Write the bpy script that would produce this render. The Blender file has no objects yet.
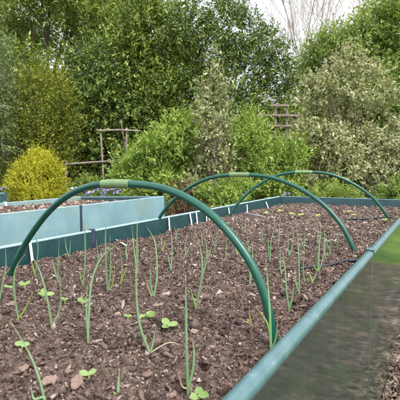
import bpy, math, random
import numpy as np
from mathutils import Vector, noise as mnoise

R = math.radians
scene = bpy.context.scene
C = scene.collection
rng = np.random.default_rng(7)
random.seed(7)

# ------------------------------------------------------------------ camera
FPX = 430.0
CAM_Z = 1.12
PITCH = math.atan(35.0 / FPX)
cd = bpy.data.cameras.new('camera')
cam = bpy.data.objects.new('camera', cd)
C.objects.link(cam)
cam.location = (0, 0, CAM_Z)
cam.rotation_euler = (math.pi / 2 - PITCH, 0, 0)
cd.sensor_fit = 'HORIZONTAL'
cd.sensor_width = 36.0
cd.lens = 36.0 * FPX / 400.0
cd.clip_start = 0.02
cd.clip_end = 600.0
cd.dof.use_dof = True
cd.dof.focus_distance = 1.5
cd.dof.aperture_fstop = 11.0
scene.camera = cam
_F = np.array([0, math.cos(PITCH), -math.sin(PITCH)])
_U = np.array([0, math.sin(PITCH), math.cos(PITCH)])
_X = np.array([1.0, 0, 0])


def ray(px, py):
    return _F + (px - 200) / FPX * _X + (200 - py) / FPX * _U


def at_z(px, py, z):
    d = ray(px, py)
    t = (z - CAM_Z) / d[2]
    return np.array([0, 0, CAM_Z]) + d * t


def at_y(px, py, y):
    d = ray(px, py)
    return np.array([0, 0, CAM_Z]) + d * (y / d[1])


# ------------------------------------------------------------------ objects
def tag(o, label=None, cat=None, group=None, kind=None):
    if label: o['label'] = label
    if cat: o['category'] = cat
    if group: o['group'] = group
    if kind: o['kind'] = kind
    return o


def thing(name, label, cat, loc=(0, 0, 0), rotz=0, group=None):
    o = bpy.data.objects.new(name, None)
    C.objects.link(o)
    o.location = loc
    o.rotation_euler = (0, 0, rotz)
    o.empty_display_size = 0.1
    return tag(o, label, cat, group)


class MB:
    """collects numpy geometry; build() links it as one mesh object (coordinates in world, moved into the parent's frame)"""
    def __init__(self):
        self.v = []; self.f = []; self.n = 0; self.a = {}

    def add(self, verts, faces, **attrs):
        verts = np.asarray(verts, dtype=float).reshape(-1, 3)
        k = len(verts)
        for f in faces: self.f.append([i + self.n for i in f])
        self.v.append(verts)
        self.n += k

    def box(self, p0, p1, w, h, up=(0, 0, 1), bevel=0):
        """bar from p0 to p1, width w (sideways) and height h (along up), centred"""
        p0 = np.array(p0, float); p1 = np.array(p1, float)
        d = p1 - p0; L = np.linalg.norm(d); d /= L
        up = np.array(up, float)
        s = np.cross(d, up); s /= np.linalg.norm(s)
        u = np.cross(s, d)
        if bevel <= 0:
            prof = [(-w/2, -h/2), (w/2, -h/2), (w/2, h/2), (-w/2, h/2)]
        else:
            b = bevel
            prof = [(-w/2+b, -h/2), (w/2-b, -h/2), (w/2, -h/2+b), (w/2, h/2-b), (w/2-b, h/2), (-w/2+b, h/2), (-w/2, h/2-b), (-w/2, -h/2+b)]
        self.extrude(prof, [p0, p1], s, u)
        return self

    def extrude(self, prof, pts, s, u):
        n = len(prof)
        V = []
        for p in pts:
            for a, b in prof: V.append(p + s * a + u * b)
        F = []
        m = len(pts)
        for j in range(m - 1):
            for i in range(n):
                F.append([j*n+i, j*n+(i+1) % n, (j+1)*n+(i+1) % n, (j+1)*n+i])
        F.append(list(range(n))[::-1])
        F.append([(m-1)*n+i for i in range(n)])
        self.add(V, F)

    def tube(self, pts, rad, sides=8, cap=True):
        pts = [np.array(p, float) for p in pts]
        m = len(pts)
        if np.isscalar(rad): rad = [rad] * m
        V = []; F = []
        t0 = pts[1] - pts[0]; t0 /= np.linalg.norm(t0)
        ref = np.array([0, 0, 1.0]) if abs(t0[2]) < 0.9 else np.array([1.0, 0, 0])
        s = np.cross(t0, ref); s /= np.linalg.norm(s)
        for i in range(m):
            t = pts[min(i+1, m-1)] - pts[max(i-1, 0)]
            t /= (np.linalg.norm(t) + 1e-12)
            s = s - t * np.dot(s, t); s /= (np.linalg.norm(s) + 1e-12)
            u = np.cross(t, s)
            for k in range(sides):
                a = 2 * math.pi * k / sides
                V.append(pts[i] + (s * math.cos(a) + u * math.sin(a)) * rad[i])
        for i in range(m - 1):
            for k in range(sides):
                F.append([i*sides+k, i*sides+(k+1) % sides, (i+1)*sides+(k+1) % sides, (i+1)*sides+k])
        if cap:
            F.append(list(range(sides))[::-1])
            F.append([(m-1)*sides+k for k in range(sides)])
        self.add(V, F)
        return self

    def build(self, name, mat, parent=None, smooth=False):
        v = np.concatenate(self.v)
        me = bpy.data.meshes.new(name)
        me.from_pydata(v.tolist(), [], self.f)
        return link(name, me, mat, parent, smooth)


def link(name, me, mat, parent=None, smooth=False):
    if mat is not None: me.materials.append(mat)
    if smooth:
        me.polygons.foreach_set('use_smooth', np.ones(len(me.polygons), dtype=bool))
    o = bpy.data.objects.new(name, me)
    C.objects.link(o)
    if parent is not None:
        bpy_loc = parent
        off = Vector((0, 0, 0))
        p = parent
        while p is not None:
            off += p.location; p = p.parent
        me.transform(__import__('mathutils').Matrix.Translation(-off))
        o.parent = parent
    me.update()
    return o


def np_mesh(name, verts, quads, attrs=None, mat=None, parent=None, smooth=False):
    """fast mesh from arrays: verts (n,3), quads (m,k)"""
    me = bpy.data.meshes.new(name)
    n = len(verts); m, k = quads.shape
    me.vertices.add(n)
    me.vertices.foreach_set('co', np.ascontiguousarray(verts, dtype=np.float32).ravel())
    me.loops.add(m * k)
    me.loops.foreach_set('vertex_index', np.ascontiguousarray(quads, dtype=np.int32).ravel())
    me.polygons.add(m)
    me.polygons.foreach_set('loop_start', np.arange(0, m * k, k, dtype=np.int32))
    me.polygons.foreach_set('loop_total', np.full(m, k, dtype=np.int32))
    me.update(calc_edges=True)
    if attrs:
        for an, arr in attrs.items():
            at = me.attributes.new(an, 'FLOAT', 'POINT')
            at.data.foreach_set('value', np.ascontiguousarray(arr, dtype=np.float32))
    me.validate()
    return link(name, me, mat, parent, smooth)


# ------------------------------------------------------------------ materials
def new_mat(name):
    m = bpy.data.materials.new(name)
    m.use_nodes = True
    nt = m.node_tree
    for n in list(nt.nodes): nt.nodes.remove(n)
    out = nt.nodes.new('ShaderNodeOutputMaterial')
    b = nt.nodes.new('ShaderNodeBsdfPrincipled')
    nt.links.new(b.outputs[0], out.inputs[0])
    return m, nt, b, out


def ramp(nt, fac, stops):
    r = nt.nodes.new('ShaderNodeValToRGB')
    el = r.color_ramp.elements
    while len(el) < len(stops): el.new(0.5)
    for e, (p, c) in zip(el, stops):
        e.position = p; e.color = (*c, 1)
    nt.links.new(fac, r.inputs[0])
    return r.outputs[0]


def noise_node(nt, scale, detail=4, rough=0.6, coord='Object', stretch=None):
    tc = nt.nodes.new('ShaderNodeTexCoord')
    src = tc.outputs[coord]
    if stretch:
        mp = nt.nodes.new('ShaderNodeMapping')
        mp.inputs['Scale'].default_value = stretch
        nt.links.new(src, mp.inputs[0]); src = mp.outputs[0]
    n = nt.nodes.new('ShaderNodeTexNoise')
    n.inputs['Scale'].default_value = scale
    n.inputs['Detail'].default_value = detail
    n.inputs['Roughness'].default_value = rough
    nt.links.new(src, n.inputs['Vector'])
    return n.outputs['Fac']


def bump(nt, b, h, strength=0.3, dist=0.01):
    n = nt.nodes.new('ShaderNodeBump')
    n.inputs['Strength'].default_value = strength
    n.inputs['Distance'].default_value = dist
    nt.links.new(h, n.inputs['Height'])
    nt.links.new(n.outputs[0], b.inputs['Normal'])


def mix(nt, fac, a, b):
    m = nt.nodes.new('ShaderNodeMix'); m.data_type = 'RGBA'
    for s, v in ((m.inputs[0], fac), (m.inputs[6], a), (m.inputs[7], b)):
        if hasattr(v, 'links'): nt.links.new(v, s)
        elif isinstance(v, (int, float)): s.default_value = v
        else: s.default_value = (*v, 1)
    return m.outputs[2]


def noisy(name, stops, scale=8, rough=0.5, bump_s=0.2, bump_scale=None, detail=5, spec=0.5, ior=1.5, bdist=0.005, stretch=None):
    m, nt, b, out = new_mat(name)
    f = noise_node(nt, scale, detail, stretch=stretch)
    nt.links.new(ramp(nt, f, stops), b.inputs['Base Color'])
    b.inputs['Roughness'].default_value = rough
    b.inputs['Specular IOR Level'].default_value = spec
    b.inputs['IOR'].default_value = ior
    if bump_s: bump(nt, b, noise_node(nt, bump_scale or scale * 6, 4), bump_s, bdist)
    return m


def leaf_mat(name, stops, rough=0.45, trans=0.25, tcol=None, edge=None, patch=None):
    """tint attribute 0..1 per leaf picks the pigment; optional pale margin"""
    m, nt, b, out = new_mat(name)
    a = nt.nodes.new('ShaderNodeAttribute'); a.attribute_name = 'tint'
    col = ramp(nt, a.outputs['Fac'], stops)
    if edge:
        e = nt.nodes.new('ShaderNodeAttribute'); e.attribute_name = 'edge'
        rr = nt.nodes.new('ShaderNodeMapRange')
        rr.inputs[1].default_value = 0.5; rr.inputs[2].default_value = 0.72
        nt.links.new(e.outputs['Fac'], rr.inputs[0])
        col = mix(nt, rr.outputs[0], col, edge)
    nt.links.new(col, b.inputs['Base Color'])
    b.inputs['Roughness'].default_value = rough
    b.inputs['Specular IOR Level'].default_value = 0.4
    t = nt.nodes.new('ShaderNodeBsdfTranslucent')
    hs = nt.nodes.new('ShaderNodeHueSaturation')
    hs.inputs['Saturation'].default_value = 1.1; hs.inputs['Value'].default_value = 1.25; hs.inputs['Hue'].default_value = 0.485
    nt.links.new(col, hs.inputs['Color']); nt.links.new(hs.outputs[0], t.inputs[0])
    ms = nt.nodes.new('ShaderNodeMixShader'); ms.inputs[0].default_value = trans
    nt.links.new(b.outputs[0], ms.inputs[1]); nt.links.new(t.outputs[0], ms.inputs[2])
    nt.links.new(ms.outputs[0], out.inputs[0])
    return m


M = {}
M['bark'] = noisy('bark', [(0.3, (0.05, 0.035, 0.025)), (0.7, (0.14, 0.10, 0.075))], 14, 0.85, 0.6, stretch=(1, 1, .25))
M['twig'] = noisy('twig', [(0.3, (0.16, 0.115, 0.09)), (0.7, (0.29, 0.22, 0.18))], 10, 0.8, 0)
M['old_wood'] = noisy('old_wood', [(0.3, (0.16, 0.125, 0.10)), (0.7, (0.36, 0.29, 0.24))], 14, 0.8, 0.4, stretch=(1, 1, 1))
M['soil'] = noisy('soil', [(0.3, (0.030, 0.018, 0.015)), (0.5, (0.10, 0.068, 0.057)), (0.75, (0.23, 0.17, 0.147))], 60, 0.95, 0.8, 160, 8, 0.2, bdist=0.006)
M['ground_soil'] = noisy('ground_soil', [(0.3, (0.05, 0.035, 0.025)), (0.7, (0.12, 0.085, 0.06))], 6, 0.95, 0.6, 40, 8, 0.2)
M['path'] = noisy('wood_chip_path', [(0.3, (0.06, 0.055, 0.035)), (0.55, (0.12, 0.10, 0.068)), (0.75, (0.22, 0.18, 0.13))], 28, 0.9, 0.8, 70, 8, 0.2, bdist=0.01)
M['lawn'] = noisy('lawn', [(0.3, (0.10, 0.18, 0.028)), (0.7, (0.20, 0.30, 0.06))], 5, 0.85, 0.8, 60, 8, 0.2)
M['hoop'] = noisy('hoop_plastic', [(0.3, (0.003, 0.072, 0.046)), (0.66, (0.006, 0.095, 0.062)), (0.82, (0.03, 0.12, 0.09))], 24, 0.34, 0.05, 200, 4, 0.6)
M['sleeve'] = noisy('sleeve_plastic', [(0.3, (0.13, 0.22, 0.095)), (0.7, (0.19, 0.29, 0.135))], 60, 0.6, 0.15, 200)
M['cap'] = noisy('cap_plastic', [(0.3, (0.05, 0.12, 0.13)), (0.62, (0.085, 0.165, 0.18)), (0.8, (0.19, 0.28, 0.295))], 26, 0.27, 0.15, 150, 7, 0.6)
M['dark_board'] = noisy('dark_board', [(0.3, (0.010, 0.045, 0.050)), (0.65, (0.018, 0.066, 0.071)), (0.85, (0.05, 0.105, 0.105))], 12, 0.4, 0.15, 120, 7)
M['far_board'] = noisy('far_board', [(0.3, (0.025, 0.07, 0.08)), (0.7, (0.05, 0.11, 0.122))], 10, 0.45, 0.15, 120, 7)


def pale_mat():
    m, nt, b, out = new_mat('pale_board')
    base = ramp(nt, noise_node(nt, 5, 7, 0.65), [(0.25, (0.15, 0.275, 0.32)), (0.5, (0.20, 0.345, 0.385)), (0.68, (0.26, 0.40, 0.43)), (0.82, (0.28, 0.37, 0.36))])
    alg = ramp(nt, noise_node(nt, 1.5, 5, 0.6, stretch=(1, 1, 1.6)), [(0.44, (0, 0, 0)), (0.60, (0.8, 0.8, 0.8))])
    c = mix(nt, alg, base, (0.24, 0.29, 0.21))
    sc_ = ramp(nt, noise_node(nt, 38, 6, 0.75, stretch=(1, 1, 0.3)), [(0.63, (0, 0, 0)), (0.72, (0.6, 0.6, 0.6))])
    nt.links.new(mix(nt, sc_, c, (0.09, 0.15, 0.16)), b.inputs['Base Color'])
    b.inputs['Roughness'].default_value = 0.38
    bump(nt, b, noise_node(nt, 4, 3), 0.15, 0.02)
    return m


M['pale_board'] = pale_mat()
M['pale_cap'] = noisy('pale_cap', [(0.3, (0.20, 0.31, 0.34)), (0.7, (0.34, 0.45, 0.48))], 20, 0.4, 0.1, 90, 6)
M['strip'] = noisy('joint_strip', [(0.3, (0.018, 0.03, 0.05)), (0.7, (0.05, 0.075, 0.11))], 30, 0.45, 0.1)
M['olive_strip'] = noisy('olive_strip', [(0.3, (0.03, 0.045, 0.05)), (0.7, (0.10, 0.11, 0.10))], 9, 0.35, 0.1)
def splash(m, scale, lo, hi, colour):
    nt = m.node_tree
    b = [n for n in nt.nodes if n.type == 'BSDF_PRINCIPLED'][0]
    src = b.inputs['Base Color'].links[0].from_socket
    f = ramp(nt, noise_node(nt, scale, 6, 0.75), [(lo, (0, 0, 0)), (hi, (0.85, 0.85, 0.85))])
    nt.links.new(mix(nt, f, src, colour), b.inputs['Base Color'])
    rr = nt.nodes.new('ShaderNodeMapRange'); r0 = b.inputs['Roughness'].default_value
    rr.inputs[3].default_value = r0; rr.inputs[4].default_value = 0.9
    nt.links.new(f, rr.inputs[0]); nt.links.new(rr.outputs[0], b.inputs['Roughness'])


splash(M['dark_board'], 75, 0.60, 0.70, (0.12, 0.09, 0.075))
splash(M['far_board'], 60, 0.60, 0.70, (0.14, 0.11, 0.09))
splash(M['cap'], 95, 0.64, 0.70, (0.10, 0.08, 0.065))
splash(M['pale_cap'], 70, 0.58, 0.68, (0.14, 0.15, 0.14))
splash(M['hoop'], 110, 0.66, 0.72, (0.10, 0.08, 0.06))
splash(M['sleeve'], 80, 0.60, 0.70, (0.10, 0.12, 0.07))
M['white'] = noisy('white_plastic', [(0.3, (0.66, 0.68, 0.68)), (0.7, (0.80, 0.80, 0.79))], 20, 0.45, 0.05)
M['black_pipe'] = noisy('black_pipe', [(0.3, (0.010, 0.010, 0.014)), (0.7, (0.035, 0.03, 0.04))], 30, 0.4, 0.1)
M['grey_cord'] = noisy('grey_cord', [(0.3, (0.22, 0.22, 0.25)), (0.7, (0.38, 0.38, 0.41))], 30, 0.5, 0.1)


def panel_mat():
    m, nt, b, out = new_mat('glossy_green_board')
    f = noise_node(nt, 5, 8, 0.65)
    g = noise_node(nt, 26, 6, 0.7)
    base = ramp(nt, f, [(0.3, (0.028, 0.044, 0.039)), (0.55, (0.040, 0.056, 0.046)), (0.7, (0.046, 0.070, 0.038)), (0.82, (0.066, 0.072, 0.054))])
    dirt = ramp(nt, noise_node(nt, 90, 5, 0.75), [(0.60, (0, 0, 0)), (0.72, (0.8, 0.8, 0.8))])
    patch = ramp(nt, noise_node(nt, 3.5, 5, 0.6), [(0.42, (0, 0, 0)), (0.62, (1, 1, 1))])
    dm = nt.nodes.new('ShaderNodeMix'); dm.data_type = 'RGBA'; dm.blend_type = 'MULTIPLY'; dm.inputs[0].default_value = 1
    nt.links.new(dirt, dm.inputs[6]); nt.links.new(patch, dm.inputs[7])
    streak = ramp(nt, noise_node(nt, 60, 4, 0.6, stretch=(1, 1, 0.035)), [(0.58, (0, 0, 0)), (0.75, (0.55, 0.55, 0.55))])
    c1 = mix(nt, streak, base, (0.10, 0.115, 0.095))
    nt.links.new(mix(nt, dm.outputs[2], c1, (0.20, 0.175, 0.13)), b.inputs['Base Color'])
    rr = nt.nodes.new('ShaderNodeMapRange')
    rr.inputs[3].default_value = 0.05; rr.inputs[4].default_value = 0.12
    nt.links.new(g, rr.inputs[0]); nt.links.new(rr.outputs[0], b.inputs['Roughness'])
    b.inputs['IOR'].default_value = 1.72
    b.inputs['Specular IOR Level'].default_value = 0.6
    bump(nt, b, noise_node(nt, 1.6, 1), 0.05, 0.03)
    return m


M['panel'] = panel_mat()


def clod_mat(name, stops, rough=0.95):
    m, nt, b, out = new_mat(name)
    a = nt.nodes.new('ShaderNodeAttribute'); a.attribute_name = 'tint'
    col = ramp(nt, a.outputs['Fac'], stops)
    f = noise_node(nt, 220, 3)
    nt.links.new(mix(nt, ramp(nt, f, [(0.35, (0, 0, 0)), (0.7, (0.5, 0.5, 0.5))]), col, (0.06, 0.042, 0.036)), b.inputs['Base Color'])
    b.inputs['Roughness'].default_value = rough
    b.inputs['Specular IOR Level'].default_value = 0.25
    bump(nt, b, noise_node(nt, 400, 3), 0.5, 0.002)
    return m


M['clod'] = clod_mat('soil_clod', [(0.0, (0.022, 0.013, 0.011)), (0.28, (0.062, 0.040, 0.033)), (0.55, (0.142, 0.102, 0.086)), (0.8, (0.28, 0.213, 0.185)), (1.0, (0.54, 0.44, 0.38))])
M['chip'] = clod_mat('bark_chip', [(0.0, (0.06, 0.037, 0.028)), (0.4, (0.155, 0.10, 0.078)), (0.75, (0.30, 0.215, 0.175)), (1.0, (0.55, 0.46, 0.39))])
M['path_chip'] = clod_mat('path_chip', [(0.0, (0.07, 0.05, 0.035)), (0.5, (0.17, 0.125, 0.095)), (1.0, (0.42, 0.33, 0.27))])

# foliage
M['laurel'] = leaf_mat('laurel_leaf', [(0, (0.05, 0.09, 0.014)), (0.5, (0.175, 0.26, 0.04)), (0.95, (0.36, 0.45, 0.095)), (1, (0.45, 0.40, 0.06))], 0.36, 0.12)
M['holly'] = leaf_mat('holly_leaf', [(0, (0.032, 0.066, 0.013)), (0.5, (0.12, 0.195, 0.036)), (0.95, (0.29, 0.38, 0.09)), (1, (0.48, 0.40, 0.06))], 0.32, 0.08)
M['midgreen'] = leaf_mat('midgreen_leaf', [(0, (0.15, 0.23, 0.05)), (0.6, (0.28, 0.38, 0.09)), (1, (0.44, 0.52, 0.17))], 0.45, 0.45)
M['ash'] = leaf_mat('ash_leaf', [(0, (0.22, 0.31, 0.08)), (0.6, (0.38, 0.49, 0.15)), (1, (0.54, 0.62, 0.26))], 0.5, 0.5)
M['bright'] = leaf_mat('bright_leaf', [(0, (0.12, 0.20, 0.038)), (0.6, (0.24, 0.34, 0.075)), (1, (0.40, 0.49, 0.15))], 0.5, 0.35)
M['lime'] = leaf_mat('lime_leaf', [(0, (0.11, 0.20, 0.028)), (0.5, (0.28, 0.41, 0.08)), (1, (0.48, 0.58, 0.17))], 0.5, 0.35)
M['olive'] = leaf_mat('olive_leaf', [(0, (0.06, 0.10, 0.016)), (0.5, (0.17, 0.21, 0.026)), (1, (0.42, 0.41, 0.05))], 0.5, 0.25)
M['gold'] = leaf_mat('gold_leaf', [(0, (0.24, 0.28, 0.02)), (0.5, (0.46, 0.47, 0.035)), (1, (0.64, 0.60, 0.07))], 0.55, 0.3)
M['bluegreen'] = leaf_mat('bluegreen_leaf', [(0, (0.10, 0.155, 0.06)), (1, (0.27, 0.33, 0.15))], 0.6, 0.2)
M['pale_twig'] = noisy('pale_twig', [(0.3, (0.38, 0.32, 0.28)), (0.7, (0.52, 0.46, 0.41))], 10, 0.8, 0)
M['cream'] = leaf_mat('variegated_leaf', [(0, (0.09, 0.135, 0.035)), (0.6, (0.19, 0.25, 0.07)), (1, (0.36, 0.40, 0.14))], 0.45, 0.2, edge=(0.76, 0.70, 0.46))
M['dry'] = leaf_mat('dry_leaf', [(0, (0.10, 0.065, 0.03)), (1, (0.27, 0.19, 0.10))], 0.8, 0.1)
M['grass'] = leaf_mat('grass_blade', [(0, (0.07, 0.15, 0.02)), (1, (0.18, 0.30, 0.05))], 0.55, 0.3)
M['purple'] = noisy('purple_petal', [(0.3, (0.14, 0.10, 0.42)), (0.7, (0.28, 0.22, 0.62))], 40, 0.6, 0)
M['white_petal'] = noisy('white_petal', [(0.3, (0.6, 0.58, 0.62)), (0.7, (0.78, 0.76, 0.8))], 40, 0.6, 0)


def stem_mat(name, low, mid, tip, rough=0.4):
    m, nt, b, out = new_mat(name)
    a = nt.nodes.new('ShaderNodeAttribute'); a.attribute_name = 'tint'
    col = ramp(nt, a.outputs['Fac'], [(0.0, low), (0.18, mid), (0.85, mid), (1.0, tip)])
    f = noise_node(nt, 70, 3)
    nt.links.new(mix(nt, ramp(nt, f, [(0.4, (0, 0, 0)), (0.7, (.35, .35, .35))]), col, tuple(x * 0.62 for x in mid)), b.inputs['Base Color'])
    b.inputs['Roughness'].default_value = rough
    b.inputs['Subsurface Weight'].default_value = 0.0
    return m


M['onion'] = stem_mat('onion_leaf', (0.52, 0.60, 0.32), (0.20, 0.335, 0.165), (0.34, 0.40, 0.17))
M['onion_yellow'] = stem_mat('onion_leaf_yellowing', (0.45, 0.5, 0.2), (0.28, 0.40, 0.07), (0.52, 0.42, 0.12))
M['onion_dry'] = stem_mat('onion_leaf_dry', (0.45, 0.38, 0.2), (0.50, 0.44, 0.26), (0.42, 0.30, 0.18), 0.7)
M['seedling'] = leaf_mat('seedling_leaf', [(0, (0.19, 0.31, 0.085)), (1, (0.31, 0.43, 0.16))], 0.5, 0.3)
M['seedling_stem'] = noisy('seedling_stem', [(0.3, (0.36, 0.52, 0.10)), (0.7, (0.50, 0.62, 0.18))], 40, 0.5, 0)
M['lettuce'] = leaf_mat('yellow_seedling_leaf', [(0, (0.30, 0.37, 0.09)), (1, (0.48, 0.52, 0.17))], 0.5, 0.3)

# ------------------------------------------------------------------ world and sun
w = bpy.data.worlds.new('World')
scene.world = w
w.use_nodes = True
nt = w.node_tree
for n in list(nt.nodes): nt.nodes.remove(n)
wo = nt.nodes.new('ShaderNodeOutputWorld')
bg = nt.nodes.new('ShaderNodeBackground')
sky = nt.nodes.new('ShaderNodeTexSky')
sky.sky_type = 'NISHITA'
sky.sun_disc = False
SUN_EL, SUN_AZ = R(52), R(140)          # azimuth measured clockwise from +Y
sky.sun_elevation = SUN_EL
sky.sun_rotation = SUN_AZ
sky.dust_density = 3.0
tcw = nt.nodes.new('ShaderNodeTexCoord')
nz = nt.nodes.new('ShaderNodeTexNoise'); nz.inputs['Scale'].default_value = 2.2; nz.inputs['Detail'].default_value = 6
nt.links.new(tcw.outputs['Generated'], nz.inputs['Vector'])
cl = ramp(nt, nz.outputs['Fac'], [(0.3, (4.6, 4.9, 5.5)), (0.68, (10.5, 10.7, 11.0))])
nt.links.new(mix(nt, 0.9, sky.outputs[0], cl), bg.inputs['Color'])
bg.inputs['Strength'].default_value = 0.1
nt.links.new(bg.outputs[0], wo.inputs[0])
sl = bpy.data.lights.new('sun', 'SUN')
sl.energy = 2.0
sl.angle = R(22)
sl.color = (1.0, 0.96, 0.9)
so = bpy.data.objects.new('sun', sl)
C.objects.link(so)
sd = Vector((math.sin(SUN_AZ) * math.cos(SUN_EL), math.cos(SUN_AZ) * math.cos(SUN_EL), math.sin(SUN_EL)))
so.rotation_euler = sd.to_track_quat('Z', 'Y').to_euler()
so.location = (0, 0, 20)
vs = scene.view_settings
vs.view_transform = 'Standard'
vs.look = 'None'
vs.gamma = 1
vs.use_curve_mapping = False
vs.exposure = 1.15

# ------------------------------------------------------------------ bed frame (o = across, s = along)
PHI = math.atan2(250, FPX)
D = np.array([math.sin(PHI), math.cos(PHI), 0])
N = np.array([math.cos(PHI), -math.sin(PHI), 0])
RIM = 0.80


def os_(p): return np.array([np.dot(p, N), np.dot(p, D)])


def bp(o, s, z=0.0):
    p = N * o + D * s
    return np.array([p[0], p[1], z])


a_, b_ = os_(at_z(0, 247, RIM)), os_(at_z(278.5, 196, RIM))
OL = (a_[0] + b_[0]) / 2
SE = b_[1]
rr_ = [os_(at_z(x, y, RIM)) for x, y in ((300, 335), (364, 249.5), (400, 219))]
OR = sum(r[0] for r in rr_) / 3
SJR = rr_[1][1]
SJL = os_(at_z(102, 231, RIM))[1]
print('bed: OL %.3f OR %.3f width %.3f SE %.3f joints R %.3f L %.3f' % (OL, OR, OR - OL, SE, SJR, SJL), [r[0] for r in rr_])
S0 = -1.3

# ground ------------------------------------------------------------
LAWN_S = 5.2
SPLIT = OR + 1.15   # lawn starts here (across coordinate)


def bank(y):
    t = np.clip((y - 4.9) / 1.6, 0, 1)
    return 0.42 * t * t * (3 - 2 * t)


def sheet(name, xs, ys, mat, zoff=0.0, xy=None):
    gx, gy = np.meshgrid(xs, ys)
    if xy is None:
        X = gx; Y = gy
    else:
        P = gx[..., None] * N + gy[..., None] * D
        X = P[..., 0]; Y = P[..., 1]
    Z = bank(Y) * np.clip(1 - (X - 3.0) / 2.0, 0.0, 1) + zoff
    v = np.stack([X, Y, Z], -1).reshape(-1, 3)
    ny, nx = gx.shape
    i = np.arange((ny - 1) * (nx - 1)); r = i // (nx - 1); c = i % (nx - 1)
    q = np.stack([r*nx+c, r*nx+c+1, (r+1)*nx+c+1, (r+1)*nx+c], -1)
    o = np_mesh(name, v, q, None, mat, None, True)
    return tag(o, kind='structure')


sheet('ground', np.concatenate([np.linspace(-250, -15, 12), np.linspace(-12, 12, 41), np.linspace(15, 250, 12)]),
      np.concatenate([np.linspace(-200, -8, 8), np.linspace(-6, 12, 61), np.linspace(15, 300, 12)]), M['ground_soil'], -0.004)
sheet('path', np.linspace(OR - 0.008, SPLIT, 8), np.linspace(-2.5, LAWN_S, 30), M['path'], 0.0, 'bed')
sheet('path', np.linspace(OL - 1.0, OL - 0.02, 8), np.linspace(-1.5, 4.6, 30), M['path'], 0.0, 'bed')
sheet('lawn', np.linspace(SPLIT, SPLIT + 12, 10), np.linspace(-6, LAWN_S, 30), M['lawn'], 0.006, 'bed')
sheet('lawn', np.linspace(OR - 0.35, SPLIT + 12, 16), np.linspace(LAWN_S, 16, 30), M['lawn'], 0.006, 'bed')


# soil in the bed
def fbm(x, y, sc, octv=4, seed=0.0):
    return mnoise.fractal(Vector((x * sc, y * sc, seed)), 1.0, 2.1, octv)


def soil_base(o, s):
    z = 0.727
    z += 0.018 * mnoise.noise(Vector((o * 2.2, s * 2.2, 3.1))) + 0.010 * mnoise.noise(Vector((o * 4.2, s * 4.2, 6.6)))
    z += 0.012 * mnoise.noise(Vector((o * 6, s * 6, 9.1)))
    z -= 0.012 * max(0, min(1, (o - (OR - 0.18)) / 0.18))
    z -= 0.022 * max(0, min(1, 1 - (o - OL) / 0.22)) ** 1.5
    if s < 1.0: z -= 0.012 * (1.0 - s)
    return z


def soil_fine(o, s):
    return 0.009 * mnoise.noise(Vector((o * 11, s * 11, 4.4))) + 0.019 * fbm(o, s, 24, 5, 5.0) + 0.006 * abs(mnoise.noise(Vector((o * 60, s * 60, 1.0))))


def soil_sheet(name, o0, o1, s0, s1, fine_n, base, fine):
    no = int((o1 - o0) / fine_n) + 2
    ss = [s0]
    while ss[-1] < s1:
        ss.append(ss[-1] + fine_n * (0.8 if ss[-1] < 1.6 else 1.3))
    ss[-1] = s1
    oo = np.linspace(o0, o1, no)
    v = np.empty((len(ss) * no, 3))
    k = 0
    for s in ss:
        for o in oo:
            p = N * o + D * s
            v[k] = (p[0], p[1], base(o, s) + fine(o, s)); k += 1
    i = np.arange((len(ss) - 1) * (no - 1)); r = i // (no - 1); c = i % (no - 1)
    q = np.stack([r*no+c, r*no+c+1, (r+1)*no+c+1, (r+1)*no+c], -1)
    o_ = np_mesh(name, v, q, None, M['soil'], None, True)
    return tag(o_, kind='structure')


TH = 0.022
soil_sheet('soil', OL + TH / 2, OR - TH / 2, S0 + 0.03, SE - TH / 2, 0.0065, soil_base, soil_fine)


def soil_z(o, s): return soil_base(o, s) + soil_fine(o, s)


def on_soil(px, py, dz=0.0):
    z = 0.727
    for _ in range(5):
        p = at_z(px, py, z)
        o, s = os_(p)
        z = soil_base(o, s)
    p[2] = z + dz
    return p


# clods and chips ------------------------------------------------------
ICO_T = (1 + 5 ** 0.5) / 2
ICO_V = np.array([[-1, ICO_T, 0], [1, ICO_T, 0], [-1, -ICO_T, 0], [1, -ICO_T, 0], [0, -1, ICO_T], [0, 1, ICO_T], [0, -1, -ICO_T], [0, 1, -ICO_T],
                  [ICO_T, 0, -1], [ICO_T, 0, 1], [-ICO_T, 0, -1], [-ICO_T, 0, 1]]) / math.sqrt(1 + ICO_T ** 2)
ICO_F = np.array([[0, 11, 5], [0, 5, 1], [0, 1, 7], [0, 7, 10], [0, 10, 11], [1, 5, 9], [5, 11, 4], [11, 10, 2], [10, 7, 6], [7, 1, 8],
                  [3, 9, 4], [3, 4, 2], [3, 2, 6], [3, 6, 8], [3, 8, 9], [4, 9, 5], [2, 4, 11], [6, 2, 10], [8, 6, 7], [9, 8, 1]])
BOX_V = np.array([[-1, -1, -1], [1, -1, -1], [1, 1, -1], [-1, 1, -1], [-1, -1, 1], [1, -1, 1], [1, 1, 1], [-1, 1, 1]], float)
BOX_F = np.array([[0, 3, 2, 1], [4, 5, 6, 7], [0, 1, 5, 4], [1, 2, 6, 5], [2, 3, 7, 6], [3, 0, 4, 7]])


def rand_rot(n, tilt=None):
    if tilt is None:
        q = rng.normal(size=(n, 4))
    else:
        a = rng.uniform(0, 2 * np.pi, n)
        q = np.stack([np.cos(a / 2), rng.normal(0, tilt, n), rng.normal(0, tilt, n), np.sin(a / 2)], -1)
    q /= np.linalg.norm(q, axis=1, keepdims=True)
    w_, x, y, z = q.T
    return np.stack([np.stack([1-2*(y*y+z*z), 2*(x*y-z*w_), 2*(x*z+y*w_)], -1),
                     np.stack([2*(x*y+z*w_), 1-2*(x*x+z*z), 2*(y*z-x*w_)], -1),
                     np.stack([2*(x*z-y*w_), 2*(y*z+x*w_), 1-2*(x*x+y*y)], -1)], 1)


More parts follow.
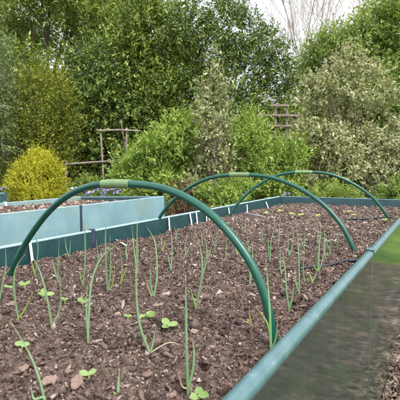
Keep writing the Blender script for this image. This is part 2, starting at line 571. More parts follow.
def pieces(name, pos, scale3, rot, bv, bf, jit, mat, tint, smooth=False):
    n = len(pos); k = len(bv)
    v = bv[None] * (1 + rng.normal(0, jit, (n, k, 1))) + rng.normal(0, jit * 0.5, (n, k, 3))
    v = v * scale3[:, None, :]
    v = np.einsum('nij,nkj->nki', rot, v) + pos[:, None, :]
    f = (bf[None] + (np.arange(n) * k)[:, None, None]).reshape(-1, bf.shape[1])
    o = np_mesh(name, v.reshape(-1, 3), f, {'tint': np.repeat(tint, k)}, mat, None, smooth)
    return tag(o, kind='stuff')


def scatter(n, s_max=SE - 0.05, power=1.9):
    """random places in the bed, thinning with distance from the viewer's end"""
    s = 0.15 + (s_max - 0.15) * rng.uniform(0, 1, n) ** power
    o = rng.uniform(OL + 0.02, OR - 0.025, n)
    z = np.array([soil_z(a, b) for a, b in zip(o, s)])
    p = o[:, None] * N + s[:, None] * D
    p[:, 2] = z
    return p, s



def damp_and_haze(p):
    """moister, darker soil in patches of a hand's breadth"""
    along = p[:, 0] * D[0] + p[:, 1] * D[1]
    return 0.13 * np.clip((along - 1.2) / 1.5, 0, 1) + np.array([0.22 * mnoise.noise(Vector((a * 9, b * 9, 8.8))) + 0.12 * mnoise.noise(Vector((a * 26, b * 26, 2.8))) for a, b in p[:, :2]])  # first term paints distance haze into the tint; the noise terms are moisture


OCT_V = np.array([[1, 0, 0], [-1, 0, 0], [0, 1, 0], [0, -1, 0], [0, 0, 1], [0, 0, -1]], float)
OCT_F = np.array([[0, 2, 4], [2, 1, 4], [1, 3, 4], [3, 0, 4], [2, 0, 5], [1, 2, 5], [3, 1, 5], [0, 3, 5]])
# fine crumbs, then clods, then slivers of bark
n = 150000
p, s = scatter(n, power=2.0)
sz = np.minimum(np.exp(rng.normal(math.log(0.0017), 0.45, n)) * np.clip(0.6 + 0.42 * s, 0.8, 2.2), 0.006)
p[:, 2] += sz * 0.3
pieces('soil_crumbs', p, sz[:, None] * rng.uniform(0.5, 1.5, (n, 3)), rand_rot(n), OCT_V, OCT_F, 0.28, M['clod'], np.clip(rng.beta(1.0, 1.2, n) + damp_and_haze(p), 0, 1))
n = 26000
p, s = scatter(n)
sz = np.minimum(np.exp(rng.normal(math.log(0.0026), 0.5, n)) * np.clip(0.6 + 0.35 * s, 0.75, 1.7), 0.0085)
keep = np.array([mnoise.noise(Vector((a * 7, b * 7, 0.3))) for a, b in p[:, :2]]) > rng.uniform(-0.55, 0.35, n)
p = p[keep]; s = s[keep]; sz = sz[keep]; n = len(p)
p[:, 2] += sz * 0.25
pieces('soil_clods', p, sz[:, None] * rng.uniform(0.5, 1.4, (n, 3)), rand_rot(n), ICO_V, ICO_F, 0.30, M['clod'], np.clip(rng.beta(1.7, 2.3, n) + damp_and_haze(p), 0, 1))
n = 12500
p, s = scatter(n)
L = np.exp(rng.normal(math.log(0.0036), 0.6, n)) * np.clip(0.8 + 0.2 * s, 0.8, 1.6)
L = np.minimum(L, 0.014)
p[:, 2] += 0.002
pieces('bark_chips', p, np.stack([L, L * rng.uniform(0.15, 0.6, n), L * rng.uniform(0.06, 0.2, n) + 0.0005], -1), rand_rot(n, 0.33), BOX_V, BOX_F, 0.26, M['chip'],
       np.clip(rng.beta(1.5, 1.6, n) + damp_and_haze(p), 0, 1))

# path chips
n = 36000
o_p = OR + 0.016 + rng.uniform(0, 1, n) ** 2.2 * 1.2
s_p = rng.uniform(0.3, 5.2, n)
p = o_p[:, None] * N + s_p[:, None] * D
L = np.exp(rng.normal(math.log(0.0075), 0.5, n))
p[:, 2] = 0.006 + rng.uniform(0, 0.012, n)
pieces('path_chips', p, np.stack([L, L * rng.uniform(0.25, 0.6, n), L * rng.uniform(0.08, 0.2, n)], -1), rand_rot(n, 0.22), BOX_V, BOX_F, 0.2, M['path_chip'], rng.uniform(0, 1, n))


# ------------------------------------------------------------------ raised beds
def cap_profile(r=0.0155, h=None):
    if h is not None:
        pr = [(-r, -h), (r, -h), (r, 0)]
        for k in range(1, 8):
            a = math.pi * k / 8
            pr.append((r * math.cos(a), r * 0.45 * math.sin(a)))
        pr.append((-r, 0))
        return pr
    pr = []
    for k in range(17):
        a = -0.30 * math.pi + 1.60 * math.pi * k / 16
        pr.append((r * math.cos(a), r * math.sin(a)))
    return pr


def long_pts(p0, p1, n=9, bow=0.0, side=None, sag=0.0):
    t = np.linspace(0, 1, n)
    return [p0 + (p1 - p0) * x + (side * bow * math.sin(math.pi * x) if side is not None else 0) + np.array([0, 0, -sag * math.sin(math.pi * x)]) for x in t]


def wall(root, p0, p1, bmat, cmat, joint=0.014, bow=0.0, zb=0.0, th=TH, thin=False):
    """board + rounded cap from p0 to p1 (rim points)"""
    p0 = np.array(p0, float); p1 = np.array(p1, float)
    d = p1 - p0; d /= np.linalg.norm(d)
    h = np.array([d[0], d[1], 0]); h /= np.linalg.norm(h)
    side = np.array([h[1], -h[0], 0])
    q0 = p0 + h * joint; q1 = p1 - h * joint
    up = np.array([0, 0, 1.0])
    pts = long_pts(q0, q1, 9, bow, side)
    b = MB()
    V = []; F = []
    for i, p in enumerate(pts):
        top = p - up * (0.0075 if thin else 0.022)
        for a, z in ((-th/2, zb), (th/2, zb), (th/2, top[2]), (-th/2, top[2])):
            V.append([p[0] + side[0]*a, p[1] + side[1]*a, z])
    m = len(pts)
    for j in range(m - 1):
        for i in range(4):
            F.append([j*4+i, j*4+(i+1) % 4, (j+1)*4+(i+1) % 4, (j+1)*4+i])
    F.append([3, 2, 1, 0]); F.append([(m-1)*4+i for i in range(4)])
    b.add(V, F)
    o = b.build('side_board', bmat, root)
    c = MB(); c.extrude(cap_profile(0.0115, 0.003) if thin else cap_profile(), [p - up * (0.0042 if thin else 0.0155) for p in pts], side, up)
    cap = c.build('cap_rail', cmat, root, True)
    bv = cap.modifiers.new('edge', 'EDGE_SPLIT'); bv.split_angle = R(50)
    return o


def post(root, p, mat, capmat=None, w=0.03, zb=0.0, extra=0.004, ang=PHI, knob=False):
    b = MB()
    h = np.array([math.sin(ang), math.cos(ang), 0])
    p = np.array(p, float)
    b.box([p[0], p[1], zb], [p[0], p[1], p[2] + extra], w, w, h, 0.004)
    o = b.build('joint_post', mat, root)
    if knob:
        k = MB()
        k.tube([[p[0], p[1], p[2] + extra - 0.004], [p[0], p[1], p[2] + extra + 0.003], [p[0], p[1], p[2] + extra + 0.006]], [0.0165, 0.0165, 0.011], 14)
        k.build('post_cap', capmat, o, True)
    return o


bed = thing('raised_bed', 'dark green raised bed nearest the viewer, planted with onions under three hoops', 'raised bed', tuple(bp((OL + OR) / 2, SE / 2, 0)))
SJ2 = SJR + 2.35
wall(bed, bp(OR, S0, RIM), bp(OR, SJR, RIM), M['panel'], M['cap'], 0.0125)
wall(bed, bp(OR, SJR, RIM), bp(OR, SE, RIM + 0.012), M['panel'], M['cap'], 0.0125)
post(bed, bp(OR, SJR, RIM), M['olive_strip'], M['cap'], 0.0245, extra=0.003, knob=True)
post(bed, bp(OR, SE, RIM + 0.012), M['strip'], None, 0.027)
wall(bed, bp(OL, S0, RIM), bp(OL, SJL, RIM), M['dark_board'], M['pale_cap'], thin=True)
SJL2 = os_(at_z(232, 203, RIM))[1]
wall(bed, bp(OL, SJL, RIM), bp(OL, SE, RIM), M['dark_board'], M['pale_cap'], thin=True)
post(bed, bp(OL, SJL, RIM), M['strip'], None, 0.027)
post(bed, bp(OL, SE, RIM), M['strip'], None, 0.03)
wall(bed, bp(OL, SE, RIM), bp(OR, SE, RIM + 0.012), M['far_board'], M['cap'], 0.016, thin=True)
wall(bed, bp(OL, S0, RIM), bp(OR, S0, RIM), M['dark_board'], M['cap'], 0.016)

# pale bed across the path
P1 = os_(at_z(164, 196, RIM))
OB = P1[0]
WB = 1.18
ZB2 = RIM - 0.045
bed2 = thing('raised_bed', 'pale blue weathered raised bed across the path behind the nearest hoop', 'raised bed', tuple(bp(OB - WB / 2, P1[1] - 1.5, 0)))
SB2 = os_(at_z(78.5, 205, RIM))[1]
SB0 = 0.2
wall(bed2, bp(OB, SB0, RIM), bp(OB, SB2, RIM), M['pale_board'], M['pale_cap'], thin=True)
wall(bed2, bp(OB, SB2, RIM), bp(OB, P1[1], RIM), M['pale_board'], M['pale_cap'], thin=True)
post(bed2, bp(OB, SB2, RIM - 0.006), M['strip'], None, 0.028)
post(bed2, bp(OB, P1[1], RIM - 0.003), M['far_board'], None, 0.03)
wall(bed2, bp(OB, P1[1], RIM), bp(OB - WB, P1[1], ZB2), M['far_board'], M['cap'], 0.016)
wall(bed2, bp(OB - WB, SB0, ZB2), bp(OB - WB, P1[1] - 1.0, ZB2), M['pale_board'], M['pale_cap'], 0.016, thin=True)
wall(bed2, bp(OB - WB, P1[1] - 1.0, ZB2), bp(OB - WB, P1[1], ZB2), M['pale_board'], M['pale_cap'], 0.016, thin=True)
post(bed2, bp(OB - WB, P1[1] - 1.0, ZB2 + 0.004), M['white'], None, 0.028)
post(bed2, bp(OB - WB, P1[1], ZB2), M['strip'], None, 0.03)
wall(bed2, bp(OB, SB0, RIM), bp(OB - WB, SB0, ZB2), M['pale_board'], M['pale_cap'], 0.016, thin=True)


def soil2(o, s): return 0.722 - 0.02 * (OB - o) + 0.025 * mnoise.noise(Vector((o * 3, s * 3, 7.7)))


soil_sheet('soil', OB - WB + TH / 2, OB - TH / 2, SB0 + 0.03, P1[1] - TH / 2, 0.03, soil2, lambda o, s: 0.03 * fbm(o, s, 12, 4, 2.0))
n = 5000
o_p = rng.uniform(OB - WB + 0.03, OB - 0.03, n); s_p = rng.uniform(1.5, P1[1] - 0.05, n)
p = o_p[:, None] * N + s_p[:, None] * D
p[:, 2] = [soil2(a, b) + 0.03 * fbm(a, b, 12, 4, 2.0) + 0.004 for a, b in zip(o_p, s_p)]
sz = np.exp(rng.normal(math.log(0.009), 0.4, n))
pieces('soil_clods', p, sz[:, None] * rng.uniform(0.6, 1.25, (n, 3)), rand_rot(n), ICO_V, ICO_F, 0.16, M['chip'], rng.uniform(0.1, 1, n))

# third bed, only a corner in view
P3 = os_(at_z(5, 192.5, RIM))
bed3 = thing('raised_bed', 'blue-green raised bed corner behind the pale bed at its far side', 'raised bed', tuple(bp(P3[0] - 0.6, P3[1] - 1, 0)))
for a, b in (((P3[0], P3[1] - 2.2), (P3[0], P3[1])), ((P3[0], P3[1]), (P3[0] - 1.2, P3[1])), ((P3[0] - 1.2, P3[1] - 2.2), (P3[0] - 1.2, P3[1])), ((P3[0], P3[1] - 2.2), (P3[0] - 1.2, P3[1] - 2.2))):
    wall(bed3, bp(*a, RIM), bp(*b, RIM), M['far_board'], M['cap'], 0.016)
for a in ((P3[0], P3[1]), (P3[0] - 1.2, P3[1]), (P3[0], P3[1] - 2.2), (P3[0] - 1.2, P3[1] - 2.2)):
    post(bed3, bp(*a, RIM), M['far_board'], None, 0.03)
soil_sheet('soil', P3[0] - 1.2 + TH/2, P3[0] - TH/2, P3[1] - 2.2 + TH/2, P3[1] - TH/2, 0.08, lambda o, s: 0.71, lambda o, s: 0.02 * fbm(o, s, 8, 3, 1.0))


# ------------------------------------------------------------------ hoops
def smooth_curve(P, n):
    """Catmull-Rom through 3-D points"""
    P = [np.array(p) for p in P]
    P = [2 * P[0] - P[1]] + P + [2 * P[-1] - P[-2]]
    out = []
    seg = len(P) - 3
    for k in range(n + 1):
        x = k / n * seg; i = min(int(x), seg - 1); t = x - i
        a, b, c, d = P[i:i+4]
        out.append(0.5 * ((2*b) + (c - a)*t + (2*a - 5*b + 4*c - d)*t*t + (3*b - a - 3*c + d)*t**3))
    return out


def hoop(pix, sleeve_px, label, ti=None):
    A = on_soil(*pix[0]); B = on_soil(*pix[-1])
    h = np.array([B[0] - A[0], B[1] - A[1], 0]); h /= np.linalg.norm(h)
    nrm = np.array([h[1], -h[0], 0])
    pts = []
    o0 = np.array([0, 0, CAM_Z])
    for (x, y) in pix:
        d = ray(x, y)
        t = np.dot(A - o0, nrm) / np.dot(d, nrm)
        pts.append(o0 + d * t)
    for i in (0, -1): pass
    a0 = pts[0] + (pts[0] - pts[1]) / np.linalg.norm(pts[0] - pts[1]) * 0.09
    b0 = pts[-1] + (pts[-1] - pts[-2]) / np.linalg.norm(pts[-1] - pts[-2]) * 0.09
    cur = smooth_curve([a0] + pts + [b0], 110)
    # even out the hand-measured outline
    for _ in range(7):
        c2 = [cur[0]]
        for i in range(1, len(cur) - 1): c2.append((cur[i-1] + cur[i] * 2 + cur[i+1]) / 4)
        c2.append(cur[-1]); cur = c2
    root = thing('garden_hoop', label, 'hoop', (float((A[0]+B[0])/2), float((A[1]+B[1])/2), float(min(A[2], B[2]))), 0, 'green hoops over the onion bed')
    b = MB(); b.tube(cur, 0.0101, 16)
    b.build('tube', M['hoop'], root, True)
    xs = np.array([at[0] / at[1] * FPX * math.cos(PITCH) + 200 for at in cur])
    # pixels of the sleeve ends, found along the tube
    def px(pt):
        v = pt - o0; f = np.dot(v, _F); return 200 + FPX * v[0] / f
    sel = [c for c in cur if sleeve_px[0] <= px(c) <= sleeve_px[1]]
    s = MB(); s.tube(sel, 0.0127, 16)
    ob = s.build('connector_sleeve', M['sleeve'], root, True)
    for e in (ob,):
        m_ = e.modifiers.new('edge', 'EDGE_SPLIT'); m_.split_angle = R(50)
    return root


hoop([(10, 277), (18, 257), (30, 236), (48, 212), (68, 195), (88, 186.5), (103, 184), (130, 184), (150, 185.5), (172, 191), (195, 202.5), (217, 219.5), (240, 246), (256, 273), (267, 304), (275, 347)],
     (102, 131), 'nearest and largest green hoop with a pale green sleeve, its leg by the glossy panel')
hoop([(152, 234), (156, 224), (163, 212), (174, 199.5), (190, 187), (208, 178.5), (228, 175), (252, 175), (272, 177.5), (294, 185.5), (315, 198), (332, 213), (345, 231), (356, 254)],
     (228, 252), 'middle green hoop crossing the bed between the nearest and farthest hoops')
hoop([(229, 218), (233, 210), (240, 201), (250, 191), (262, 182.5), (278, 175), (295, 172.2), (312, 172.2), (330, 174), (350, 182), (368, 193.5), (381, 207), (390, 221)],
     (294, 313), 'farthest and smallest green hoop near the far board of the bed')


# ------------------------------------------------------------------ onions
def leaf_tube(root, pts, r, mat, name='leaf'):
    cur = smooth_curve(pts, 16)
    m = len(cur)
    rad = [r * (0.85 + 0.25 * math.sin(math.pi * min(1, i / m * 1.6)) if i < m * 0.6 else max(0.12, 1.07 * (1 - ((i / (m - 1)) - 0.6) / 0.42))) for i in range(m)]
    b = MB(); b.tube(cur, rad, 7)
    me_t = np.repeat(np.linspace(0, 1, m), 7)
    o = b.build(name, mat, root, True)
    at = o.data.attributes.new('tint', 'FLOAT', 'POINT')
    at.data.foreach_set('value', me_t.astype(np.float32))
    return o


def onion(base, leaves, label, r=0.0029, group='onion seedlings in the raised bed'):
    """base pixel on the soil; each leaf a list of pixels, tip last (+ optional material)"""
    A = on_soil(*base)
    root = thing('onion_seedling', label, 'onion', tuple(float(x) for x in A), 0, group)
    for lf in leaves:
        mat = M['onion']
        rl = r * random.uniform(0.66, 0.92)
        if isinstance(lf[0], str):
            mat = M['onion_yellow'] if lf[0] == 'y' else M['onion_dry']
            if lf[0] == 'd': rl *= 0.6
            lf = lf[1:]
        lean = random.uniform(-0.18, 0.18)
        pts = [A + np.array([0, 0, -0.012]) ]
        st = A.copy()
        pts.append(A + np.array([0, 0, 0.006]))
        for (x, y) in lf:
            p = at_y(x, y, A[1])
            hgt = max(0, p[2] - A[2])
            q = at_y(x, y, A[1] + lean * hgt)
            pts.append(q)
        leaf_tube(root, pts, rl, mat)
    return root


onion((18.5, 321), [[(15, 300), (14, 277), (18, 264), (25.5, 254)], ['y', (24, 311), (33, 292)]], 'onion with one leaf arching over to the right beside the paired white-green seedling, left foreground')
onion((52, 330), [[(47, 298), (40, 272), (31, 254)], [(57, 317), (61, 300), (59.5, 276)]], 'onion with two leaves spread in a wide V behind the leaning foreground shoot')
onion((-1, 306), [[(3, 282), (6, 265), (5, 243)]], 'onion at the very edge of view under the left leg of the nearest hoop')
onion((35, 277), [[(37, 262), (38, 247), (35, 235), (30, 221)], ['y', (33, 268), (30.5, 258)]], 'tall thin onion in front of the broad white marker at the dark board')
onion((58, 282), [[(58.5, 260), (59, 237)], [(54, 268), (52, 256)]], 'upright onion of two unequal leaves behind the wide V onion', 0.0026)
onion((69, 259), [[(66, 247), (65, 236)], [(70, 250), (70.5, 241)]], 'short twin-leaved onion close against the dark board, left of the joint post', 0.0028)
onion((83, 287), [[(85, 262), (85, 238), (83, 216)], ['y', (80.5, 278), (80, 271)]], 'tall straight onion behind the thick arching onion', 0.003)
onion((88, 339), [[(89, 312), (92, 280), (102, 257), (116, 245)], [(86.5, 312), (87, 285)]], 'thick onion whose long leaf arches over to the right, nearest the paired seedlings', 0.0034)
onion((108, 295), [[(106, 265), (105.5, 240), (106, 214)], [(110.5, 270), (110, 236)], ['y', (113, 282), (115, 262)]], 'bushy onion of three upright leaves near the pale stick on the soil', 0.0034)
onion((150, 357), [[(141, 330), (137, 305), (136, 270), (137.5, 219)], [(153, 343), (156, 324)], ['d', (158, 348), (170, 342.5), (184, 346)]], 'tallest onion, with a dry tan leaf trailing over the soil at its foot', 0.0032)
onion((137, 276), [[(134, 250), (132, 226)], [(138, 252), (137, 231)]], 'onion of two close upright leaves behind the tallest onion', 0.003)
onion((153.5, 301), [[(157, 275), (155, 243), (147, 227)], [(150.5, 283), (150.5, 264)], ['d', (149, 290), (145, 276)]], 'onion with its tip bent left, behind the paired leafy seedlings', 0.0034)
onion((171, 272), [[(172, 250), (171, 226)], [(169, 262), (168, 254)]], 'slim onion standing right of the bent-tipped onion', 0.003)
onion((162.5, 252), [[(161.5, 243), (161, 233)], ['y', (164, 246), (165, 239)]], 'small onion by the left leg of the middle hoop', 0.003)
onion((188, 393), [[(186.5, 350), (186, 310), (185.5, 275)], [(193, 369), (194, 352), (192.5, 340)], ['d', (182, 386), (178, 371)]], 'big foreground onion with one very tall blade and a short pale dry shoot', 0.0029)
onion((118, 400), [[(118.5, 384), (119.5, 368)], ['y', (115, 394), (113, 391)]], 'short single onion shoot near the bottom beside the tallest onion', 0.003)
onion((44, 401), [[(38, 375), (28, 351), (10, 320)], [(34, 399), (31, 386)]], 'foreground onion with a long blade leaning far left over a round-leaved seedling', 0.0027)
onion((196, 311), [[(200, 288), (204, 270), (211, 251)], [(202, 275), (201, 252), (195, 231)], ['y', (193, 298), (190, 287)]], 'onion of crossing leaves in the middle of the bed in front of the nearest hoop', 0.0034)
onion((215, 249), [[(216, 240), (216.5, 228)], [(213, 242), (211, 235)]], 'little onion behind the curve of the nearest hoop', 0.0032)
onion((250, 284), [[(249, 257), (247, 230)], [(252, 262), (253, 245)]], 'onion of two tall leaves framed by the curve of the nearest hoop', 0.0036)
onion((270, 264), [[(271, 242), (275, 224)], [(268.5, 250), (268, 238)]], 'onion leaning right just outside the curve of the nearest hoop', 0.0036)
onion((271, 354), [[(270, 318), (268, 288), (265.5, 258)], [(276, 338), (277.5, 319)], ['y', (268, 325), (256, 307)]], 'onion growing against the right leg of the nearest hoop, one leaf yellowing', 0.003)
onion((251, 327), [['y', (250, 318), (249, 306)], ['d', (243, 322), (236, 331)]], 'tiny yellowing onion with a drooping dry leaf, just left of the nearest hoop', 0.0026)
onion((289, 312), [[(286.5, 292), (285, 270), (283, 251)], [(292, 299), (294, 284)]], 'tall onion right of the nearest hoop and nearest the end of the black pipe', 0.0034)
onion((299, 296), [[(299, 270), (298, 245), (297, 220)], [(296, 284), (295, 272)]], 'tall straight onion standing at the end of the black pipe', 0.0036)
onion((318, 274), [[(319, 250), (321, 224)], [(322, 262), (326, 240)], ['y', (315, 268), (312, 260)]], 'onion of three leaves rising behind the middle of the black pipe', 0.0038)
onion((312, 284), [['y', (311, 278), (309, 271)], [(315, 277), (316, 271)]], 'short onion sprout in front of the black pipe', 0.003)
onion((289, 257), [[(288, 247), (289, 236)], [(292, 248), (294, 240)]], 'small onion between the middle hoop and the tall onions at the pipe', 0.0036)
onion((330, 254), [[(331, 240), (333, 226)], [(328, 246), (326, 236)]], 'onion close to the right leg of the middle hoop, the nearer of two', 0.0036)
onion((337, 249), [[(338, 238), (340, 227)]], 'single leaved onion under the right leg of the middle hoop', 0.0036)
onion((304, 250), [[(304, 240), (306, 228)], [(302, 244), (300, 236)]], 'small onion under the arch of the middle hoop', 0.0036)
onion((186, 258), [[(185, 246), (187, 234)], [(188, 250), (191, 243)]], 'small onion at mid bed right of the small one by the hoop leg', 0.0034)
onion((232, 240), [[(232, 231), (233, 222)]], 'thin far onion in front of the left leg of the farthest hoop', 0.0034)
onion((176, 243), [[(176, 234), (174, 226)]], 'thin onion close to the white markers along the dark board', 0.0034)
onion((127, 260), [[(126, 250), (128, 240)]], 'thin onion at the tip of the pale stick', 0.003)
onion((97, 271), [[(98, 255), (96, 239)], [(99, 260), (101, 248)]], 'upright onion between the dark board and the bushy three-leaved onion', 0.003)
onion((121, 284), [[(122, 268), (120, 249)], ['y', (124, 274), (127, 266)]], 'slight onion right of the bushy three-leaved onion', 0.003)
onion((206, 262), [[(207, 250), (205, 236)], [(209, 254), (212, 245)]], 'onion just behind the crossing-leaved onion', 0.0032)
onion((226, 262), [[(226, 248), (228, 233)]], 'single blade onion inside the curve of the nearest hoop', 0.0032)
onion((237, 256), [[(236, 243), (238, 229)], ['y', (240, 250), (243, 244)]], 'onion with a yellow side leaf inside the curve of the nearest hoop', 0.0034)
onion((262, 244), [[(262, 233), (264, 222)], [(260, 238), (258, 230)]], 'onion far back between the nearest and middle hoops', 0.0034)
onion((279, 241), [[(279, 231), (280, 220)]], 'thin onion far back under the top of the middle hoop', 0.0034)
onion((293, 240), [[(294, 230), (293, 219)]], 'thin onion below the row of yellow seedlings', 0.0034)
onion((317, 246), [[(318, 234), (317, 222)], [(320, 240), (322, 232)]], 'onion under the falling side of the middle hoop', 0.0034)
onion((325, 260), [[(324, 246), (325, 230)]], 'single blade onion left of the two by the middle hoop leg', 0.0034)
onion((281, 276), [[(280, 262), (281, 246)], ['d', (284, 269), (288, 264)]], 'onion with a stray dry leaf between the nearest hoop and the black pipe', 0.0034)
onion((304, 281), [[(303, 266), (305, 249)]], 'straight single blade onion left of the black pipe', 0.0034)
onion((202, 246), [[(202, 237), (200, 227)]], 'thin onion beside the short white marker', 0.0032)
onion((245, 234), [[(245, 226), (246, 217)]], 'thin far onion just right of the farthest hoop leg', 0.0032)


# ------------------------------------------------------------------ seedlings
def blade(base, dir_, nrm, L, W, cup=0.15, seg=6):
    """rounded leaf; returns verts, faces, edge attr"""
    d = dir_ / np.linalg.norm(dir_)
    nrm = nrm - d * np.dot(nrm, d); nrm /= np.linalg.norm(nrm)
    s = np.cross(d, nrm)
    V = []; F = []
    for i in range(seg + 1):
        t = i / seg
        wdt = W * math.sin(math.pi * min(1, 0.08 + t * 0.92)) ** 0.6 * (1 if t < 1 else 0.15)
        c = base + d * L * t - nrm * cup * L * (t - 0.3) ** 2
        for k in (-1, 0, 1):
            wv = random.uniform(-0.07, 0.09) * W if k else 0
            V.append(c + s * (wdt * k * 0.5 + wv * k * 0.5) + nrm * (abs(k) * W * 0.14 + wv) + d * (L * 0.12 * t * abs(k) - (0.10 * L if (k == 0 and i == seg) else 0)))
    for i in range(seg):
        for k in range(2):
            F.append([i*3+k, i*3+k+1, (i+1)*3+k+1, (i+1)*3+k])
    return V, F


def seedling(px, py, size, label, n=2, mat='seedling', name='radish_seedling', cat='seedling', group='round-leaved seedlings in the raised bed', h=0.013, face=0.35):
    A = on_soil(px, py)
    root = thing(name, label, cat, tuple(float(x) for x in A), 0, group)
    b = MB()
    b.tube([A - [0, 0, 0.012], A + [0, 0, h * 0.5], A + [0.001, 0, h]], 0.0016, 6)
    b.build('stem', M['seedling_stem'], root, True)
    a0 = random.uniform(-0.4, 0.4)
    for k in range(n):
        a = a0 + 2 * math.pi * k / n + random.uniform(-0.3, 0.3)
        d = np.array([math.cos(a), math.sin(a) * 0.8, random.uniform(0.0, 0.5)])
        m = MB()
        v, f = blade(A + [0, 0, h - 0.003 * (k // 2)], d, np.array([0, -face * 1.6, 1.0]), size * random.uniform(1.0, 1.35), size * random.uniform(0.8, 1.05))
        m.add(v, f)
        o = m.build('leaf', M[mat], root, True)
        at = o.data.attributes.new('tint', 'FLOAT', 'POINT')
        at.data.foreach_set('value', np.full(len(o.data.vertices), random.random(), dtype=np.float32))
    return root


seedling(25, 289, 0.017, 'two-leaved seedling by the arching onion near the left leg of the nearest hoop')
seedling(9, 291, 0.011, 'tiny pale seedling at the left edge by the hoop leg')
seedling(46, 299, 0.019, 'three-leaved seedling between the blades of the V-shaped onion', 3)
seedling(65, 304, 0.011, 'small bud-like seedling just right of the V-shaped onion')
seedling(83, 306, 0.016, 'two-leaved seedling behind the thick arching onion')
seedling(22, 351, 0.016, 'round-leaved seedling under the long leaning foreground blade')
seedling(89, 381, 0.013, 'lone small seedling in the open soil of the foreground')
seedling(148, 321, 0.019, 'larger four-leaved seedling beside the tallest onion', 4)
seedling(168, 330, 0.018, 'upright seedling right of the four-leaved one', 3)
seedling(199, 402, 0.014, 'broad-leaved seedling at the bottom edge beside the big foreground onion', 3)
seedling(128, 321, 0.009, 'tiny pale seedling left of the four-leaved one')
for i, (x, y, lab) in enumerate([(280, 214.5, 'yellow seedling nearest the far corner of the bed'), (292, 218, 'largest yellow seedling in the far row'), (301, 219, 'yellow seedling right of the largest in the far row'),
                                 (318, 219.5, 'yellow seedling behind the arm of the middle hoop'), (349, 215, 'bright yellow seedling before the far board'),
                                 (354, 219, 'yellow seedling close in front of the bright one'), (384, 224, 'yellow seedling at the foot of the farthest hoop'), (266, 217, 'faint yellow seedling at the end of the grey cord')]):
    seedling(x, y, 0.017, lab, 5, 'lettuce', 'lettuce_seedling', 'seedling', 'yellow seedlings in the far row', 0.03)

# ------------------------------------------------------------------ things on the soil
MARKS = [((22.5, 242), (25, 263), 0.013, 'broad white marker standing before the left leg of the nearest hoop'),
         ((149, 215), (150, 231), 0.011, 'white marker just left of the middle hoop leg'),
         ((164.5, 211), (167, 225), 0.011, 'white marker just right of the middle hoop leg'),
         ((182, 212), (183.5, 224.5), 0.011, 'white marker second to the right of the middle hoop leg'),
         ((196.5, 209), (196.5, 222), 0.011, 'upright white marker third to the right of the middle hoop leg'),
         ((206, 214), (208, 221), 0.011, 'short white marker touching the nearest hoop where it crosses the board'),
         ((217, 207), (218.5, 217), 0.011, 'white marker left of the farthest hoop leg'),
         ((247, 205), (247.5, 214), 0.011, 'white marker right of the farthest hoop leg'),
         ((266, 202), (269, 210), 0.010, 'slanting white marker nearest the far corner')]
for (t, b0, wd, lab) in MARKS:
    B = on_soil(*b0)
    o, s = os_(B)
    if o < OL + 0.03:
        k = (OL + 0.03) - o; B = B + N * k
    hgt = abs(b0[1] - t[1]) / FPX * B[1] * 1.05
    T = B + np.array([(t[0] - b0[0]) / FPX * B[1], 0.004, hgt])
    root = thing('plant_marker', lab, 'plant marker', tuple(float(x) for x in B), 0, 'white plant markers along the dark board')
    m = MB(); d = (T - B) / np.linalg.norm(T - B)
    m.box(B - d * 0.03, T, 0.0016, wd * (B[1] / 2.2 if B[1] > 2.2 else 1), np.cross(N, [0, 0, 1.0]), 0)
    o1 = m.build('blade', M['white'], root)
    # the small pointed foot pressed into the soil
    m = MB(); m.tube([B - d * 0.055, B - d * 0.0302], [0.0006, wd * 0.4], 4)
    m.build('pointed_foot', M['white'], root)

A = on_soil(110, 240, 0.022); B = on_soil(126, 247, 0.008)
m = MB(); m.box(A, B, 0.009, 0.003)
tag(m.build('plant_label', M['white']), 'white plastic stick label lying slanted on the soil by the joint post', 'plant marker')

pp = [on_soil(x, y, 0.010) for x, y in ((300, 271.5), (312, 269.8), (325, 268), (338, 265.5), (350, 263))]
# carry it to the right wall
e = pp[-1]; oe, se = os_(e)
pp.append(bp(OR - 0.02, se + 0.05 * (OR - oe), e[2] + 0.005))
m = MB(); m.tube(smooth_curve(pp, 30), 0.0085, 10)
tag(m.build('drip_pipe', M['black_pipe'], None, True), 'thick black watering pipe lying on the soil by the middle hoop leg', 'pipe')
pp = [on_soil(x, y, 0.012) for x, y in ((344, 221.5), (356, 221), (370, 220.3), (386, 219.2), (391, 219))]
m = MB(); m.tube(smooth_curve(pp, 30), 0.0075, 8)
tag(m.build('drip_pipe', M['black_pipe'], None, True), 'thin dark pipe across the soil at the foot of the farthest hoop', 'pipe')
pp = [on_soil(x, y, z) for x, y, z in ((221, 210.5, 0.05), (225, 213.5, 0.02), (236, 214.5, 0.012), (250, 216, 0.012), (264, 218.5, 0.012), (275, 219.5, 0.008))]
m = MB(); m.tube(smooth_curve(pp, 30), 0.006, 8)
tag(m.build('cord', M['grey_cord'], None, True), 'pale grey cord on the soil from the dark board past the farthest hoop leg', 'cord')


def litter(px, py, L, W, label, tint):
    A = on_soil(px, py, 0.012)
    k = 14
    V = [A + np.array([0, 0, 0.002])]
    a0 = random.uniform(0, 6)
    for i in range(k):
        a = 2 * math.pi * i / k
        r = 1 + random.uniform(-0.25, 0.25)
        x = math.cos(a) * L * r; y = math.sin(a) * W * r
        V.append(A + np.array([x * math.cos(0.3) - y * math.sin(0.3), (x * math.sin(0.3) + y * math.cos(0.3)) * 1.5, random.uniform(-0.002, 0.003) + y * 0.4]))
    F = [[0, i + 1, (i + 1) % k + 1] for i in range(k)]
    m = MB(); m.add(V, F)
    o = m.build('wood_flake', M['chip'])
    at = o.data.attributes.new('tint', 'FLOAT', 'POINT')
    at.data.foreach_set('value', np.full(len(V), tint * 0.8, dtype=np.float32))
    so_ = o.modifiers.new('thick', 'SOLIDIFY'); so_.thickness = 0.003
    tag(o, label, 'wood flake', 'wood flakes on the soil')


